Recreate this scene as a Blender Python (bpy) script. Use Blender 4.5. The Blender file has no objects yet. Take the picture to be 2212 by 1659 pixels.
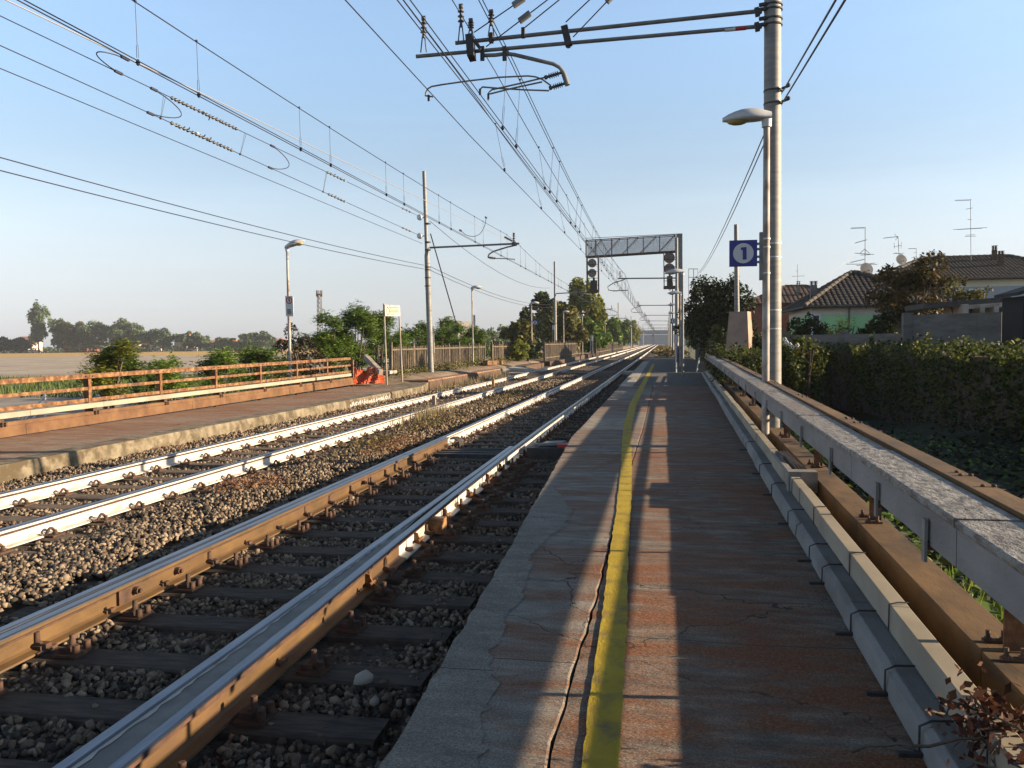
import bpy, bmesh, math, random
import numpy as np
from mathutils import Vector, Matrix
PI=math.pi; R=math.radians
rng=np.random.default_rng(7); random.seed(7)
sc=bpy.context.scene; col=sc.collection
# ---------------------------------------------------------------- camera model
CW,CH,CF=2212.,1659.,1740.
CAM=Vector((0,0,1.52))
def cam_basis(yaw,pitch,roll):
    y=R(yaw);p=R(pitch)
    fw=Vector((-math.sin(y)*math.cos(p),math.cos(y)*math.cos(p),-math.sin(p)))
    r0=Vector((math.cos(y),math.sin(y),0)); u0=r0.cross(fw)
    c,s=math.cos(roll),math.sin(roll)
    r=c*r0-s*u0; return r,r.cross(fw),fw
CR,CU,CFW=cam_basis(10.6,2.9,.012)
def ray(x,y): return CFW+(x-CW/2)/CF*CR-(y-CH/2)/CF*CU
def at(x,y,Y):            # the point seen at photo position x,y that stands Y metres along the track
    d=ray(x,y); return CAM+d*(Y/d.y)
def gz(x,y,Z):            # the point of the level Z seen there
    d=ray(x,y); return CAM+d*((Z-CAM.z)/d.z)
cam=bpy.data.cameras.new('camera'); co=bpy.data.objects.new('camera',cam); col.objects.link(co)
m=Matrix((CR,CU,-CFW)).transposed().to_4x4(); m.translation=CAM; co.matrix_world=m
cam.sensor_width=36; cam.lens=36*CF/CW; cam.clip_start=.05; cam.clip_end=5000
sc.camera=co
# ---------------------------------------------------------------- materials
def mat(name,c1,c2=None,c3=None,scale=4.,rough=.8,metal=0.,bump=0.,bscale=None,stretch=(1,1,1),lo=.35,hi=.65,
        island=0.,dark=None,dscale=1.2,dlo=.55,dhi=.7,transl=0.,spec=.5,wave=None,objc=False):
    m=bpy.data.materials.new(name); m.use_nodes=True; nt=m.node_tree; N=nt.nodes; L=nt.links
    b=N['Principled BSDF']; out=N['Material Output']
    b.inputs['Roughness'].default_value=rough; b.inputs['Metallic'].default_value=metal
    b.inputs['Specular IOR Level'].default_value=spec
    c4=lambda c:(c[0],c[1],c[2],1)
    geo=N.new('ShaderNodeNewGeometry'); mp=N.new('ShaderNodeMapping'); mp.inputs['Scale'].default_value=stretch
    if objc:
        tc=N.new('ShaderNodeTexCoord'); L.new(tc.outputs['Object'],mp.inputs[0])
    else: L.new(geo.outputs['Position'],mp.inputs[0])
    def noise(s,d=6,ro=.6):
        n=N.new('ShaderNodeTexNoise'); n.inputs['Scale'].default_value=s; n.inputs['Detail'].default_value=d
        n.inputs['Roughness'].default_value=ro; L.new(mp.outputs[0],n.inputs['Vector']); return n
    colr=None
    if c2 is None:
        b.inputs['Base Color'].default_value=c4(c1)
    else:
        n=noise(scale); src=n.outputs[0]
        if island>0:
            mx=N.new('ShaderNodeMix'); mx.inputs[0].default_value=island
            L.new(n.outputs[0],mx.inputs[2]); L.new(geo.outputs['Random Per Island'],mx.inputs[3]); src=mx.outputs[0]
        r=N.new('ShaderNodeValToRGB'); e=r.color_ramp.elements
        e[0].position=lo; e[0].color=c4(c1); e[1].position=hi; e[1].color=c4(c2)
        if c3 is not None:
            q=e.new((lo+hi)/2); q.color=c4(c2); e[2].color=c4(c3); 
        L.new(src,r.inputs[0]); colr=r.outputs[0]
        if dark is not None:
            n2=noise(dscale); r2=N.new('ShaderNodeValToRGB'); r2.color_ramp.elements[0].position=dlo; r2.color_ramp.elements[1].position=dhi
            L.new(n2.outputs[0],r2.inputs[0])
            mx=N.new('ShaderNodeMix'); mx.data_type='RGBA'; L.new(r2.outputs[0],mx.inputs[0]); L.new(colr,mx.inputs[6])
            mx.inputs[7].default_value=c4(dark); colr=mx.outputs[2]
        L.new(colr,b.inputs['Base Color'])
    if bump>0:
        nb=noise(bscale or scale*4,4,.7); bp=N.new('ShaderNodeBump'); bp.inputs['Strength'].default_value=bump; bp.inputs['Distance'].default_value=.02
        L.new(nb.outputs[0],bp.inputs['Height']); L.new(bp.outputs[0],b.inputs['Normal'])
    if transl>0:
        t=N.new('ShaderNodeBsdfTranslucent'); ms=N.new('ShaderNodeMixShader'); ms.inputs[0].default_value=transl
        if colr is not None: L.new(colr,t.inputs[0])
        else: t.inputs[0].default_value=c4(c1)
        L.new(b.outputs[0],ms.inputs[1]); L.new(t.outputs[0],ms.inputs[2]); L.new(ms.outputs[0],out.inputs[0])
    return m
MT={}
MT['steel_top']=mat('polished_rail_top',(.12,.135,.165),(.20,.215,.25),scale=3,rough=.33,metal=.9,stretch=(6,.6,6),bump=.06)
MT['rust']=mat('rusty_steel',(.06,.026,.012),(.15,.066,.024),(.26,.145,.066),scale=9,rough=.85,bump=.25,dark=(.06,.03,.02),dscale=2.2)
MT['rust_rail']=mat('brown_rusted_rail',(.075,.044,.018),(.13,.074,.028),scale=7,rough=.6,bump=.15,dark=(.09,.05,.03),dscale=3,stretch=(1,.4,1),spec=.4)
MT['rust_plate']=mat('smooth_rusty_plate',(.085,.04,.017),(.125,.06,.024),(.16,.085,.036),scale=2.5,rough=.8,bump=.15,dark=(.075,.036,.018),dscale=1.3,dlo=.6,dhi=.8)
MT['rust_beam']=mat('brown_rusted_beam',(.045,.026,.010),(.105,.056,.017),(.155,.085,.026),scale=4,rough=.8,bump=.2,stretch=(1,.4,1),dark=(.05,.032,.02),dscale=2)
MT['rust_and_shade']=mat('dark_rust_and_shade',(.035,.02,.013),(.10,.05,.03),scale=9,rough=.85,bump=.2)  # rust colour, also used as painted shade on the rail heads
MT['white_rail']=mat('white_painted_rail',(.42,.40,.365),(.55,.525,.485),scale=5,rough=.6,dark=(.26,.20,.145),dscale=9,dlo=.56,dhi=.72,stretch=(1,.35,1),bump=.08)
MT['sleeper']=mat('old_timber',(.03,.021,.016),(.085,.062,.045),scale=6,rough=.9,bump=.6,bscale=22,stretch=(1,5,1))
MT['sleeper2']=mat('dusty_brown_sleeper',(.07,.05,.035),(.15,.11,.08),scale=6,rough=.9,bump=.4,bscale=22,stretch=(1,4,1))
MT['stone']=mat('ballast_stone',(.036,.031,.027),(.14,.10,.066),(.28,.22,.155),scale=30,rough=.9,island=.85,lo=.15,hi=.9,bump=.3,bscale=70,dark=(.17,.075,.035),dscale=.7,dlo=.55,dhi=.8)
MT['bed']=mat('ballast_bed',(.02,.017,.014),(.06,.048,.036),(.10,.08,.06),scale=26,rough=.95,bump=1.,bscale=30,dark=(.05,.03,.02),dscale=.5)
MT['steel_grey']=mat('grey_galvanised',(.15,.15,.145),(.23,.225,.21),scale=3,rough=.6,metal=.15,bump=.1,stretch=(1,1,6),dark=(.2,.17,.14),dscale=1.5,dlo=.62)
MT['tube']=mat('grey_tube',(.13,.13,.125),(.2,.2,.19),scale=6,rough=.6,metal=.3)
MT['black_metal']=mat('black_metal',(.018,.018,.02),(.05,.045,.045),scale=8,rough=.7,bump=.1)
MT['wire']=mat('dark_copper_wire',(.03,.03,.045),rough=.5,metal=.4)
MT['wire_light']=mat('pale_wire',(.4,.38,.36),rough=.5,metal=.5)
MT['insul']=mat('brown_grey_insulator',(.035,.034,.035),(.085,.08,.077),scale=20,rough=.35)
MT['insul_w']=mat('white_insulator',(.6,.6,.58),(.75,.75,.72),scale=9,rough=.3)
MT['white']=mat('white_paint',(.55,.55,.54),(.62,.62,.6),scale=3,rough=.5,dark=(.5,.46,.4),dscale=3,dlo=.65,dhi=.8)
MT['cream']=mat('cream_sign',(.56,.51,.42),(.62,.57,.48),scale=4,rough=.55)
MT['lampgrey']=mat('weathered_lamp_post',(.17,.125,.095),(.29,.255,.22),(.40,.38,.35),scale=7,rough=.6,stretch=(1,1,.5),bump=.1)
MT['lamphead']=mat('pale_lamp_housing',(.42,.43,.445),(.5,.51,.52),scale=5,rough=.4)
MT['lampbowl']=mat('yellowed_lamp_bowl',(.28,.24,.08),(.36,.31,.12),scale=6,rough=.25)
MT['sheet_black']=mat('black_sheeting',(.006,.006,.007),rough=.9)
MT['blue']=mat('sign_blue',(.006,.012,.16),(.01,.02,.2),scale=4,rough=.4)
MT['signgrey']=mat('sign_white_disc',(.5,.5,.5),rough=.5)
MT['red']=mat('red_paint',(.45,.02,.02),rough=.5)
MT['ink']=mat('dark_print',(.09,.07,.05),rough=.7)
MT['yellow_ink']=mat('yellow_print',(.65,.45,.03),rough=.6)
MT['duct_grey']=mat('grey_cable_duct',(.16,.155,.15),(.25,.243,.235),scale=3,rough=.8,bump=.3,bscale=60,stretch=(1,.4,1),dark=(.13,.12,.11),dscale=1.6)
MT['duct_top']=mat('speckled_duct_lid',(.09,.076,.06),(.27,.255,.23),scale=26,rough=.55,bump=.8,bscale=46,stretch=(1,.5,1),lo=.38,hi=.62,dark=(.16,.12,.08),dscale=1.1,dlo=.5,dhi=.75)
MT['duct_white']=mat('cream_cable_duct',(.24,.21,.16),(.33,.295,.23),scale=3,rough=.75,dark=(.36,.27,.18),dscale=5,dlo=.6,dhi=.75,stretch=(1,.5,1))
MT['concrete']=mat('pale_concrete',(.26,.235,.20),(.38,.35,.30),scale=3,rough=.9,bump=.4,bscale=30,dark=(.12,.1,.08),dscale=1.3)
MT['conc_dark']=mat('grey_concrete_wall',(.105,.098,.088),(.17,.16,.147),scale=2,rough=.92,bump=.4,bscale=30,dark=(.09,.085,.075),dscale=.9,stretch=(1,1,3))
MT['mould_face']=mat('stained_platform_face',(.095,.078,.05),(.165,.138,.09),(.225,.19,.135),scale=5,rough=.9,bump=.6,bscale=14,dark=(.075,.055,.03),dscale=3.5,dlo=.46,dhi=.6)
MT['brown_face']=mat('brown_platform_face',(.055,.032,.02),(.10,.062,.04),scale=3,rough=.9,bump=.4,dark=(.05,.03,.02),dscale=1.5)
MT['wood_grey']=mat('weathered_wood',(.22,.19,.15),(.36,.31,.25),scale=4,rough=.9,bump=.4,stretch=(1,1,.3))
MT['picket']=mat('weathered_concrete_picket',(.075,.058,.04),(.17,.135,.095),scale=6,rough=.95,bump=.3,dark=(.1,.08,.06),dscale=2)
MT['orange']=mat('orange_net',(.5,.06,.012),(.6,.09,.02),scale=6,rough=.6,transl=.2)
MT['yellow_paint']=mat('yellow_line_paint',(.36,.255,.008),(.46,.335,.014),scale=5,rough=.85,bump=.5,bscale=60,dark=(.14,.105,.05),dscale=6,dlo=.5,dhi=.74)
MT['patch_old']=mat('smooth_grey_screed',(.125,.122,.12),(.175,.168,.162),scale=4,rough=.85,bump=.15,bscale=40)
MT['bark']=mat('bark',(.06,.045,.035),(.13,.1,.08),scale=8,rough=.95,bump=.5,stretch=(1,1,.3))
MT['bronze']=mat('rust_plinth_side',(.36,.22,.09),(.46,.29,.13),scale=4,rough=.9)
MT['pinkconc']=mat('pinkish_concrete',(.27,.185,.14),(.36,.255,.195),scale=3,rough=.95,bump=.3,dark=(.2,.12,.07),dscale=1)
def leafmat(name,a,b,c,tr=.3,sc_=.8,isl=.6): return mat(name,a,b,c,scale=sc_,rough=.6,island=isl,lo=.25,hi=.75,transl=tr,spec=.3)
MT['leaf_mid']=leafmat('mid_green_leaves',(.045,.095,.018),(.10,.185,.03),(.18,.24,.045))
MT['leaf_rob']=leafmat('robinia_leaves',(.06,.125,.02),(.13,.23,.034),(.25,.31,.06))
MT['leaf_yel']=leafmat('yellow_green_leaves',(.075,.11,.018),(.17,.205,.03),(.30,.29,.045))
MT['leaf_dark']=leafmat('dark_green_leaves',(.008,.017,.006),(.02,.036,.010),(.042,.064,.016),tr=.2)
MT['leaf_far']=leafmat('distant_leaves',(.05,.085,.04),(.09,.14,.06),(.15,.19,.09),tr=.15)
MT['leaf_red']=leafmat('dark_purple_leaves',(.02,.014,.012),(.04,.03,.018),(.06,.05,.02),tr=.15)
MT['leaf_brown']=leafmat('brown_green_leaves',(.05,.062,.018),(.11,.115,.03),(.18,.155,.04))
MT['leaf_autumn']=leafmat('autumn_leaves',(.022,.028,.011),(.055,.052,.016),(.12,.064,.02),tr=.3)
MT['leaf_hedge']=leafmat('hedge_leaves',(.015,.03,.007),(.042,.064,.012),(.13,.135,.025),tr=.35)
MT['leaf_dead']=leafmat('dead_leaves',(.03,.011,.007),(.075,.025,.014),(.16,.07,.035),tr=.2)
MT['weed']=leafmat('trackside_weeds',(.07,.07,.02),(.14,.11,.04),(.2,.13,.06),tr=.25)
MT['weed_red']=leafmat('reddish_dry_weeds',(.14,.06,.03),(.22,.11,.06),(.26,.17,.09),tr=.25)
MT['drygrass']=leafmat('dry_grass',(.13,.10,.05),(.22,.17,.09),(.3,.25,.14),tr=.25)
MT['grass']=leafmat('green_grass',(.04,.075,.015),(.08,.12,.025),(.14,.16,.05),tr=.25)
MT['ground']=mat('meadow_ground',(.05,.065,.022),(.11,.10,.045),scale=.25,rough=1,bump=.5,bscale=5)
MT['ivyground']=mat('dark_earth',(.014,.022,.008),(.036,.046,.018),scale=1.5,rough=1,bump=.6,bscale=9)
MT['earth']=mat('dry_earth',(.12,.085,.055),(.22,.165,.115),scale=1.4,rough=1,bump=.7,bscale=12,dark=(.09,.08,.035),dscale=.8)
MT['tilled']=mat('tilled_soil',(.27,.225,.17),(.42,.355,.28),scale=1.2,rough=1,bump=1,bscale=3,lo=.3,hi=.7,dark=(.2,.165,.12),dscale=.11,dlo=.45,dhi=.7)
MT['golden']=mat('golden_crop',(.36,.21,.03),(.46,.29,.05),scale=.25,rough=1,bump=.5,bscale=3)
MT['dirt']=mat('gravel_road',(.20,.175,.145),(.29,.26,.22),scale=.8,rough=1,bump=.3)
# platform concrete: pale slab with rust-brown dust lying in streaks across it, dark joints
def platform_mat(name,rustlo,rusthi,rc=(.26,.115,.05),base=((.2,.18,.155),(.34,.31,.27)),joint=1.08,off=0.):
    m=mat(name,base[0],base[1],scale=5,rough=.92,bump=.55,bscale=34,stretch=(.7,2.,1))
    nt=m.node_tree; N=nt.nodes; L=nt.links; b=N['Principled BSDF']
    src=b.inputs['Base Color'].links[0].from_socket
    g=N.new('ShaderNodeNewGeometry')
    mp=N.new('ShaderNodeMapping'); mp.inputs['Scale'].default_value=(.55,2.6,1); L.new(g.outputs['Position'],mp.inputs[0])
    n=N.new('ShaderNodeTexNoise'); n.inputs['Scale'].default_value=1.5; n.inputs['Detail'].default_value=9; n.inputs['Roughness'].default_value=.72; n.inputs['Distortion'].default_value=.5
    L.new(mp.outputs[0],n.inputs['Vector'])
    n0=N.new('ShaderNodeTexNoise'); n0.inputs['Scale'].default_value=.35; n0.inputs['Detail'].default_value=3; L.new(g.outputs['Position'],n0.inputs['Vector'])
    ad=N.new('ShaderNodeMath'); ad.operation='MULTIPLY_ADD'; L.new(n0.outputs[0],ad.inputs[0]); ad.inputs[1].default_value=.5; L.new(n.outputs[0],ad.inputs[2])
    r=N.new('ShaderNodeValToRGB'); r.color_ramp.elements[0].position=rustlo; r.color_ramp.elements[1].position=rusthi; L.new(ad.outputs[0],r.inputs[0])
    n3=N.new('ShaderNodeTexNoise'); n3.inputs['Scale'].default_value=60; n3.inputs['Detail'].default_value=3; L.new(g.outputs['Position'],n3.inputs['Vector'])
    rr=N.new('ShaderNodeValToRGB'); e=rr.color_ramp.elements; e[0].position=.3; e[0].color=(rc[0]*.45,rc[1]*.42,rc[2]*.42,1); e[1].position=.7; e[1].color=(*rc,1); L.new(n3.outputs[0],rr.inputs[0])
    mx=N.new('ShaderNodeMix'); mx.data_type='RGBA'; L.new(r.outputs[0],mx.inputs[0]); L.new(src,mx.inputs[6]); L.new(rr.outputs[0],mx.inputs[7])
    sx=N.new('ShaderNodeSeparateXYZ'); L.new(g.outputs['Position'],sx.inputs[0])
    wob=N.new('ShaderNodeMath'); wob.operation='MULTIPLY_ADD'; L.new(n0.outputs[0],wob.inputs[0]); wob.inputs[1].default_value=.25; L.new(sx.outputs[1],wob.inputs[2])
    md=N.new('ShaderNodeMath'); md.operation='WRAP'; L.new(wob.outputs[0],md.inputs[0]); md.inputs[1].default_value=joint; md.inputs[2].default_value=0
    lt=N.new('ShaderNodeMath'); lt.operation='LESS_THAN'; L.new(md.outputs[0],lt.inputs[0]); lt.inputs[1].default_value=.009
    vo=N.new('ShaderNodeTexVoronoi'); vo.feature='DISTANCE_TO_EDGE'; vo.inputs['Scale'].default_value=.75
    dw=N.new('ShaderNodeTexNoise'); dw.inputs['Scale'].default_value=5; dw.inputs['Detail'].default_value=5; L.new(g.outputs['Position'],dw.inputs['Vector'])
    va=N.new('ShaderNodeVectorMath'); va.operation='MULTIPLY_ADD'; L.new(dw.outputs[1],va.inputs[0]); va.inputs[1].default_value=(.35,.35,0); L.new(g.outputs['Position'],va.inputs[2]); L.new(va.outputs[0],vo.inputs['Vector'])
    cw=N.new('ShaderNodeMapRange'); cw.inputs[1].default_value=.4; cw.inputs[2].default_value=.7; cw.inputs[3].default_value=.0; cw.inputs[4].default_value=.006; L.new(n0.outputs[0],cw.inputs[0])
    cl=N.new('ShaderNodeMath'); cl.operation='LESS_THAN'; L.new(vo.outputs[0],cl.inputs[0]); L.new(cw.outputs[0],cl.inputs[1])
    orr=N.new('ShaderNodeMath'); orr.operation='MAXIMUM'; L.new(lt.outputs[0],orr.inputs[0]); L.new(cl.outputs[0],orr.inputs[1])
    n5=N.new('ShaderNodeTexNoise'); n5.inputs['Scale'].default_value=110; n5.inputs['Detail'].default_value=2; L.new(g.outputs['Position'],n5.inputs['Vector'])
    gr=N.new('ShaderNodeMapRange'); gr.inputs[1].default_value=.3; gr.inputs[2].default_value=.7; gr.inputs[3].default_value=.55; gr.inputs[4].default_value=1.35; L.new(n5.outputs[0],gr.inputs[0])
    gm=N.new('ShaderNodeVectorMath'); gm.operation='SCALE'; L.new(mx.outputs[2],gm.inputs[0]); L.new(gr.outputs[0],gm.inputs[3])
    m2=N.new('ShaderNodeMix'); m2.data_type='RGBA'; L.new(orr.outputs[0],m2.inputs[0]); L.new(gm.outputs[0],m2.inputs[6]); m2.inputs[7].default_value=(.035,.028,.022,1)
    L.new(m2.outputs[2],b.inputs['Base Color']); return m
MT['plat']=platform_mat('platform_concrete',.64,.86,rc=(.29,.112,.042),joint=2.13,base=((.085,.077,.064),(.27,.243,.205)))
MT['plat_edge']=platform_mat('platform_edge_concrete',.66,.88,joint=1.93,rc=(.25,.11,.05),base=((.17,.153,.132),(.29,.265,.23)))
MT['plat_l']=platform_mat('opposite_platform_rust_dust',.48,.84,rc=(.27,.12,.056),base=((.2,.17,.135),(.36,.315,.255)))
MT['plat_strip']=platform_mat('opposite_platform_edge',.55,.95,rc=(.27,.115,.052),base=((.17,.14,.105),(.33,.285,.22)))
MT['patch']=platform_mat('grey_edge_screed',.92,1.25,rc=(.2,.11,.06),joint=3.7,base=((.17,.153,.13),(.25,.228,.197)))
MT['asphalt']=mat('old_asphalt',(.07,.065,.06),(.12,.11,.1),scale=3,rough=.95,bump=.4,bscale=40)
def roofmat(name,a,b,s=(1,1,1)):
    return mat(name,a,b,scale=3,rough=.9,bump=.3,dark=(a[0]*.5,a[1]*.5,a[2]*.5),dscale=1)
MT['roof_dark']=roofmat('dark_roof_tiles',(.016,.015,.0155),(.036,.032,.031))
MT['roof_ridge']=roofmat('ridge_tiles',(.06,.05,.042),(.11,.09,.075))
MT['roof_red']=roofmat('red_roof_tiles',(.05,.029,.023),(.09,.052,.04))
MT['roof_far']=roofmat('orange_roof',(.42,.16,.08),(.5,.22,.12))
MT['wall_green']=mat('mint_plaster',(.30,.56,.27),(.34,.60,.31),scale=1,rough=.95)
MT['wall_cream']=mat('cream_plaster',(.5,.45,.38),(.58,.53,.45),scale=1,rough=.95)
MT['wall_blue']=mat('blue_grey_plaster',(.25,.27,.33),(.29,.31,.37),scale=1,rough=.95)
MT['wall_red']=mat('brick_red_wall',(.24,.07,.04),(.3,.1,.06),scale=4,rough=.95)
MT['wall_pink']=mat('pale_house_wall',(.6,.48,.38),(.66,.56,.46),scale=1,rough=.95)
MT['glass_dark']=mat('dark_window_glass',(.015,.017,.02),rough=.15)
MT['alu']=mat('aluminium',(.12,.12,.125),rough=.6,metal=.3)
MT['dish']=mat('grey_dish',(.27,.27,.27),(.33,.33,.325),scale=3,rough=.5)
MT['bridgegrey']=mat('overpass_concrete',(.26,.27,.29),(.33,.34,.36),scale=.4,rough=.9)
MT['signal_disc']=mat('weathered_signal_disc',(.16,.12,.10),(.26,.2,.17),scale=4,rough=.8)
MT['meshpanel']=mat('wired_glass_screen',(.62,.66,.7),rough=.4); MT['meshpanel'].node_tree.nodes['Principled BSDF'].inputs['Alpha'].default_value=.5
# ---------------------------------------------------------------- mesh builder
class MB:
    def __init__(s): s.v=[]; s.f=[]; s.mi=[]; s.cur=0; s.sm=[]
    def add(s,vs,fs,smooth=False):
        o=len(s.v); s.v+= [tuple(p) for p in vs]; s.f+=[tuple(i+o for i in f) for f in fs]; s.mi+=[s.cur]*len(fs); s.sm+=[smooth]*len(fs); return s
    def box(s,x0,x1,y0,y1,z0,z1):
        return s.add([(x0,y0,z0),(x1,y0,z0),(x1,y1,z0),(x0,y1,z0),(x0,y0,z1),(x1,y0,z1),(x1,y1,z1),(x0,y1,z1)],
            [(0,3,2,1),(4,5,6,7),(0,1,5,4),(1,2,6,5),(2,3,7,6),(3,0,4,7)])
    def bar(s,a,b,w,h=None,up=(0,0,1)):
        a=Vector(a);b=Vector(b);h=h or w;d=(b-a).normalized();u=Vector(up)
        if abs(d.dot(u))>.98:u=Vector((0,1,0))
        x=d.cross(u).normalized();z=x.cross(d)
        vs=[p+x*sx*w/2+z*sz*h/2 for p in(a,b) for sx,sz in((-1,-1),(1,-1),(1,1),(-1,1))]
        return s.add(vs,[(0,1,2,3),(7,6,5,4),(0,4,5,1),(1,5,6,2),(2,6,7,3),(3,7,4,0)])
    def tube(s,pts,r,n=8,caps=True,smooth=True):
        pts=[Vector(p) for p in pts]; k=len(pts); rs=r if isinstance(r,(list,tuple)) else [r]*k
        vs=[];px=None
        for i,p in enumerate(pts):
            d=(pts[min(i+1,k-1)]-pts[max(i-1,0)]).normalized()
            if px is None:
                u=Vector((0,0,1)) if abs(d.z)<.9 else Vector((1,0,0)); x=d.cross(u).normalized()
            else: x=(px-d*px.dot(d)).normalized()
            px=x;y=d.cross(x)
            for j in range(n):
                a=2*PI*j/n; vs.append(p+(x*math.cos(a)+y*math.sin(a))*rs[i])
        fs=[(i*n+j,i*n+(j+1)%n,(i+1)*n+(j+1)%n,(i+1)*n+j) for i in range(k-1) for j in range(n)]
        s.add(vs,fs,smooth)
        if caps: s.add(vs[:n],[tuple(range(n))[::-1]]); s.add(vs[-n:],[tuple(range(n))])
        return s
    def lathe(s,a,b,prof,n=14):
        a=Vector(a);b=Vector(b);return s.tube([a.lerp(b,t) for t,_ in prof],[max(r,1e-4) for _,r in prof],n)
    def prism(s,poly,axis,d0,d1):
        # poly in the two other axes, extruded along axis
        k=len(poly)
        def P(u,v,d): return {'x':(d,u,v),'y':(u,d,v),'z':(u,v,d)}[axis]
        vs=[P(u,v,d0) for u,v in poly]+[P(u,v,d1) for u,v in poly]
        return s.add(vs,[tuple(range(k))[::-1],tuple(range(k,2*k))]+[(i,(i+1)%k,k+(i+1)%k,k+i) for i in range(k)])
    def loft(s,secs,closed=True,caps=True,smooth=False):
        k=len(secs[0]);vs=[p for q in secs for p in q];n=len(secs)
        fs=[(i*k+j,i*k+(j+1)%k,(i+1)*k+(j+1)%k,(i+1)*k+j) for i in range(n-1) for j in range(k if closed else k-1)]
        s.add(vs,fs,smooth)
        if caps and closed: s.add(secs[0],[tuple(range(k))[::-1]]); s.add(secs[-1],[tuple(range(k))])
        return s
    def ball(s,c,r,n=10,m=7,sc=(1,1,1)):
        c=Vector(c);vs=[];
        for i in range(m+1):
            t=PI*i/m
            for j in range(n):
                a=2*PI*j/n; vs.append(c+Vector((r*sc[0]*math.sin(t)*math.cos(a),r*sc[1]*math.sin(t)*math.sin(a),r*sc[2]*math.cos(t))))
        return s.add(vs,[(i*n+j,(i+1)*n+j,(i+1)*n+(j+1)%n,i*n+(j+1)%n) for i in range(m) for j in range(n)],True)
    def build(s,name,mats,parent=None,bevel=0.):
        me=bpy.data.meshes.new(name); me.from_pydata(s.v,[],s.f)
        mats=mats if isinstance(mats,(list,tuple)) else [mats]
        for q in mats: me.materials.append(MT[q] if isinstance(q,str) else q)
        me.polygons.foreach_set('material_index',s.mi); me.polygons.foreach_set('use_smooth',s.sm)
        bm=bmesh.new(); bm.from_mesh(me); bmesh.ops.recalc_face_normals(bm,faces=bm.faces) if len(s.f)<60000 else None; bm.to_mesh(me); bm.free()
        me.update()
        o=bpy.data.objects.new(name,me); col.objects.link(o)
        if parent is not None: o.parent=parent
        if bevel>0:
            bv=o.modifiers.new('bevel','BEVEL'); bv.width=bevel; bv.segments=2; bv.limit_method='ANGLE'
        return o
def tag(o,label=None,cat=None,group=None,kind=None):
    if label: o['label']=label
    if cat: o['category']=cat
    if group: o['group']=group
    if kind: o['kind']=kind
    return o
def thing(name,loc,label,cat,group=None):
    o=bpy.data.objects.new(name,None); o.empty_display_size=.2; o.location=loc; col.objects.link(o); return tag(o,label,cat,group)
def lo(o,p): return Vector(p)-o.location      # world point into a thing's own space
def np_mesh(name,V,F,mname,parent=None,smooth=False):
    me=bpy.data.meshes.new(name); V=np.asarray(V,np.float32); F=np.asarray(F,np.int32); k=F.shape[1]
    me.vertices.add(len(V)); me.vertices.foreach_set('co',V.ravel())
    me.loops.add(F.size); me.loops.foreach_set('vertex_index',F.ravel())
    me.polygons.add(len(F)); me.polygons.foreach_set('loop_start',np.arange(0,F.size,k,dtype=np.int32))
    try: me.polygons.foreach_set('loop_total',np.full(len(F),k,np.int32))
    except Exception: pass
    me.update(calc_edges=True); me.materials.append(MT[mname])
    o=bpy.data.objects.new(name,me); col.objects.link(o)
    if parent is not None: o.parent=parent
    return o
def copy_tree(o,parent=None):
    c=o.copy(); col.objects.link(c)
    if parent is not None: c.parent=parent
    for ch in list(o.children): copy_tree(ch,c)
    return c
# ---------------------------------------------------------------- light
SUN_EL,SUN_AZ=R(14.9),R(6)       # azimuth: ahead of the square to the track on the right
sd=Vector((math.cos(SUN_EL)*math.cos(SUN_AZ),math.cos(SUN_EL)*math.sin(SUN_AZ),math.sin(SUN_EL)))
sl=bpy.data.lights.new('sun','SUN'); so=bpy.data.objects.new('sun',sl); col.objects.link(so)
sl.energy=5.0; sl.angle=R(.5); sl.color=(1,.78,.53)
so.rotation_euler=(-sd).to_track_quat('-Z','Y').to_euler(); so.location=(30,0,20)
w=bpy.data.worlds.new('World'); sc.world=w; w.use_nodes=True; nt=w.node_tree
bg=nt.nodes['Background']; sk=nt.nodes.new('ShaderNodeTexSky'); sk.sky_type='NISHITA'; sk.sun_disc=False
sk.sun_elevation=SUN_EL; sk.sun_rotation=R(90)-SUN_AZ; sk.altitude=100; sk.air_density=1.0; sk.dust_density=.35; sk.ozone_density=1.6

# the air near the horizon is pale and slightly lavender that evening
tc=nt.nodes.new('ShaderNodeTexCoord'); sx=nt.nodes.new('ShaderNodeSeparateXYZ'); nt.links.new(tc.outputs['Generated'],sx.inputs[0])
mr=nt.nodes.new('ShaderNodeMapRange'); mr.interpolation_type='SMOOTHSTEP'; mr.inputs[1].default_value=-.02; mr.inputs[2].default_value=.33; mr.inputs[3].default_value=.85; mr.inputs[4].default_value=.12; nt.links.new(sx.outputs[2],mr.inputs[0])
bw=nt.nodes.new('ShaderNodeRGBToBW'); nt.links.new(sk.outputs[0],bw.inputs[0])
cb=nt.nodes.new('ShaderNodeMix'); cb.data_type='RGBA'; cb.blend_type='MULTIPLY'; cb.inputs[0].default_value=1; nt.links.new(bw.outputs[0],cb.inputs[6]); cb.inputs[7].default_value=(.93,.97,1.08,1)
mx=nt.nodes.new('ShaderNodeMix'); mx.data_type='RGBA'; nt.links.new(mr.outputs[0],mx.inputs[0]); nt.links.new(sk.outputs[0],mx.inputs[6]); nt.links.new(cb.outputs[2],mx.inputs[7])
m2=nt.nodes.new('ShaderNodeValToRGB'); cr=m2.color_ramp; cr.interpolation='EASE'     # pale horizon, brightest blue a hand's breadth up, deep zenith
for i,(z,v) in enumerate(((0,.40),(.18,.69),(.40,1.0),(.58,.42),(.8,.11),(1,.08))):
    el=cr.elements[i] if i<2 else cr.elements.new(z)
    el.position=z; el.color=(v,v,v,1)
nt.links.new(sx.outputs[2],m2.inputs[0])
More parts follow.
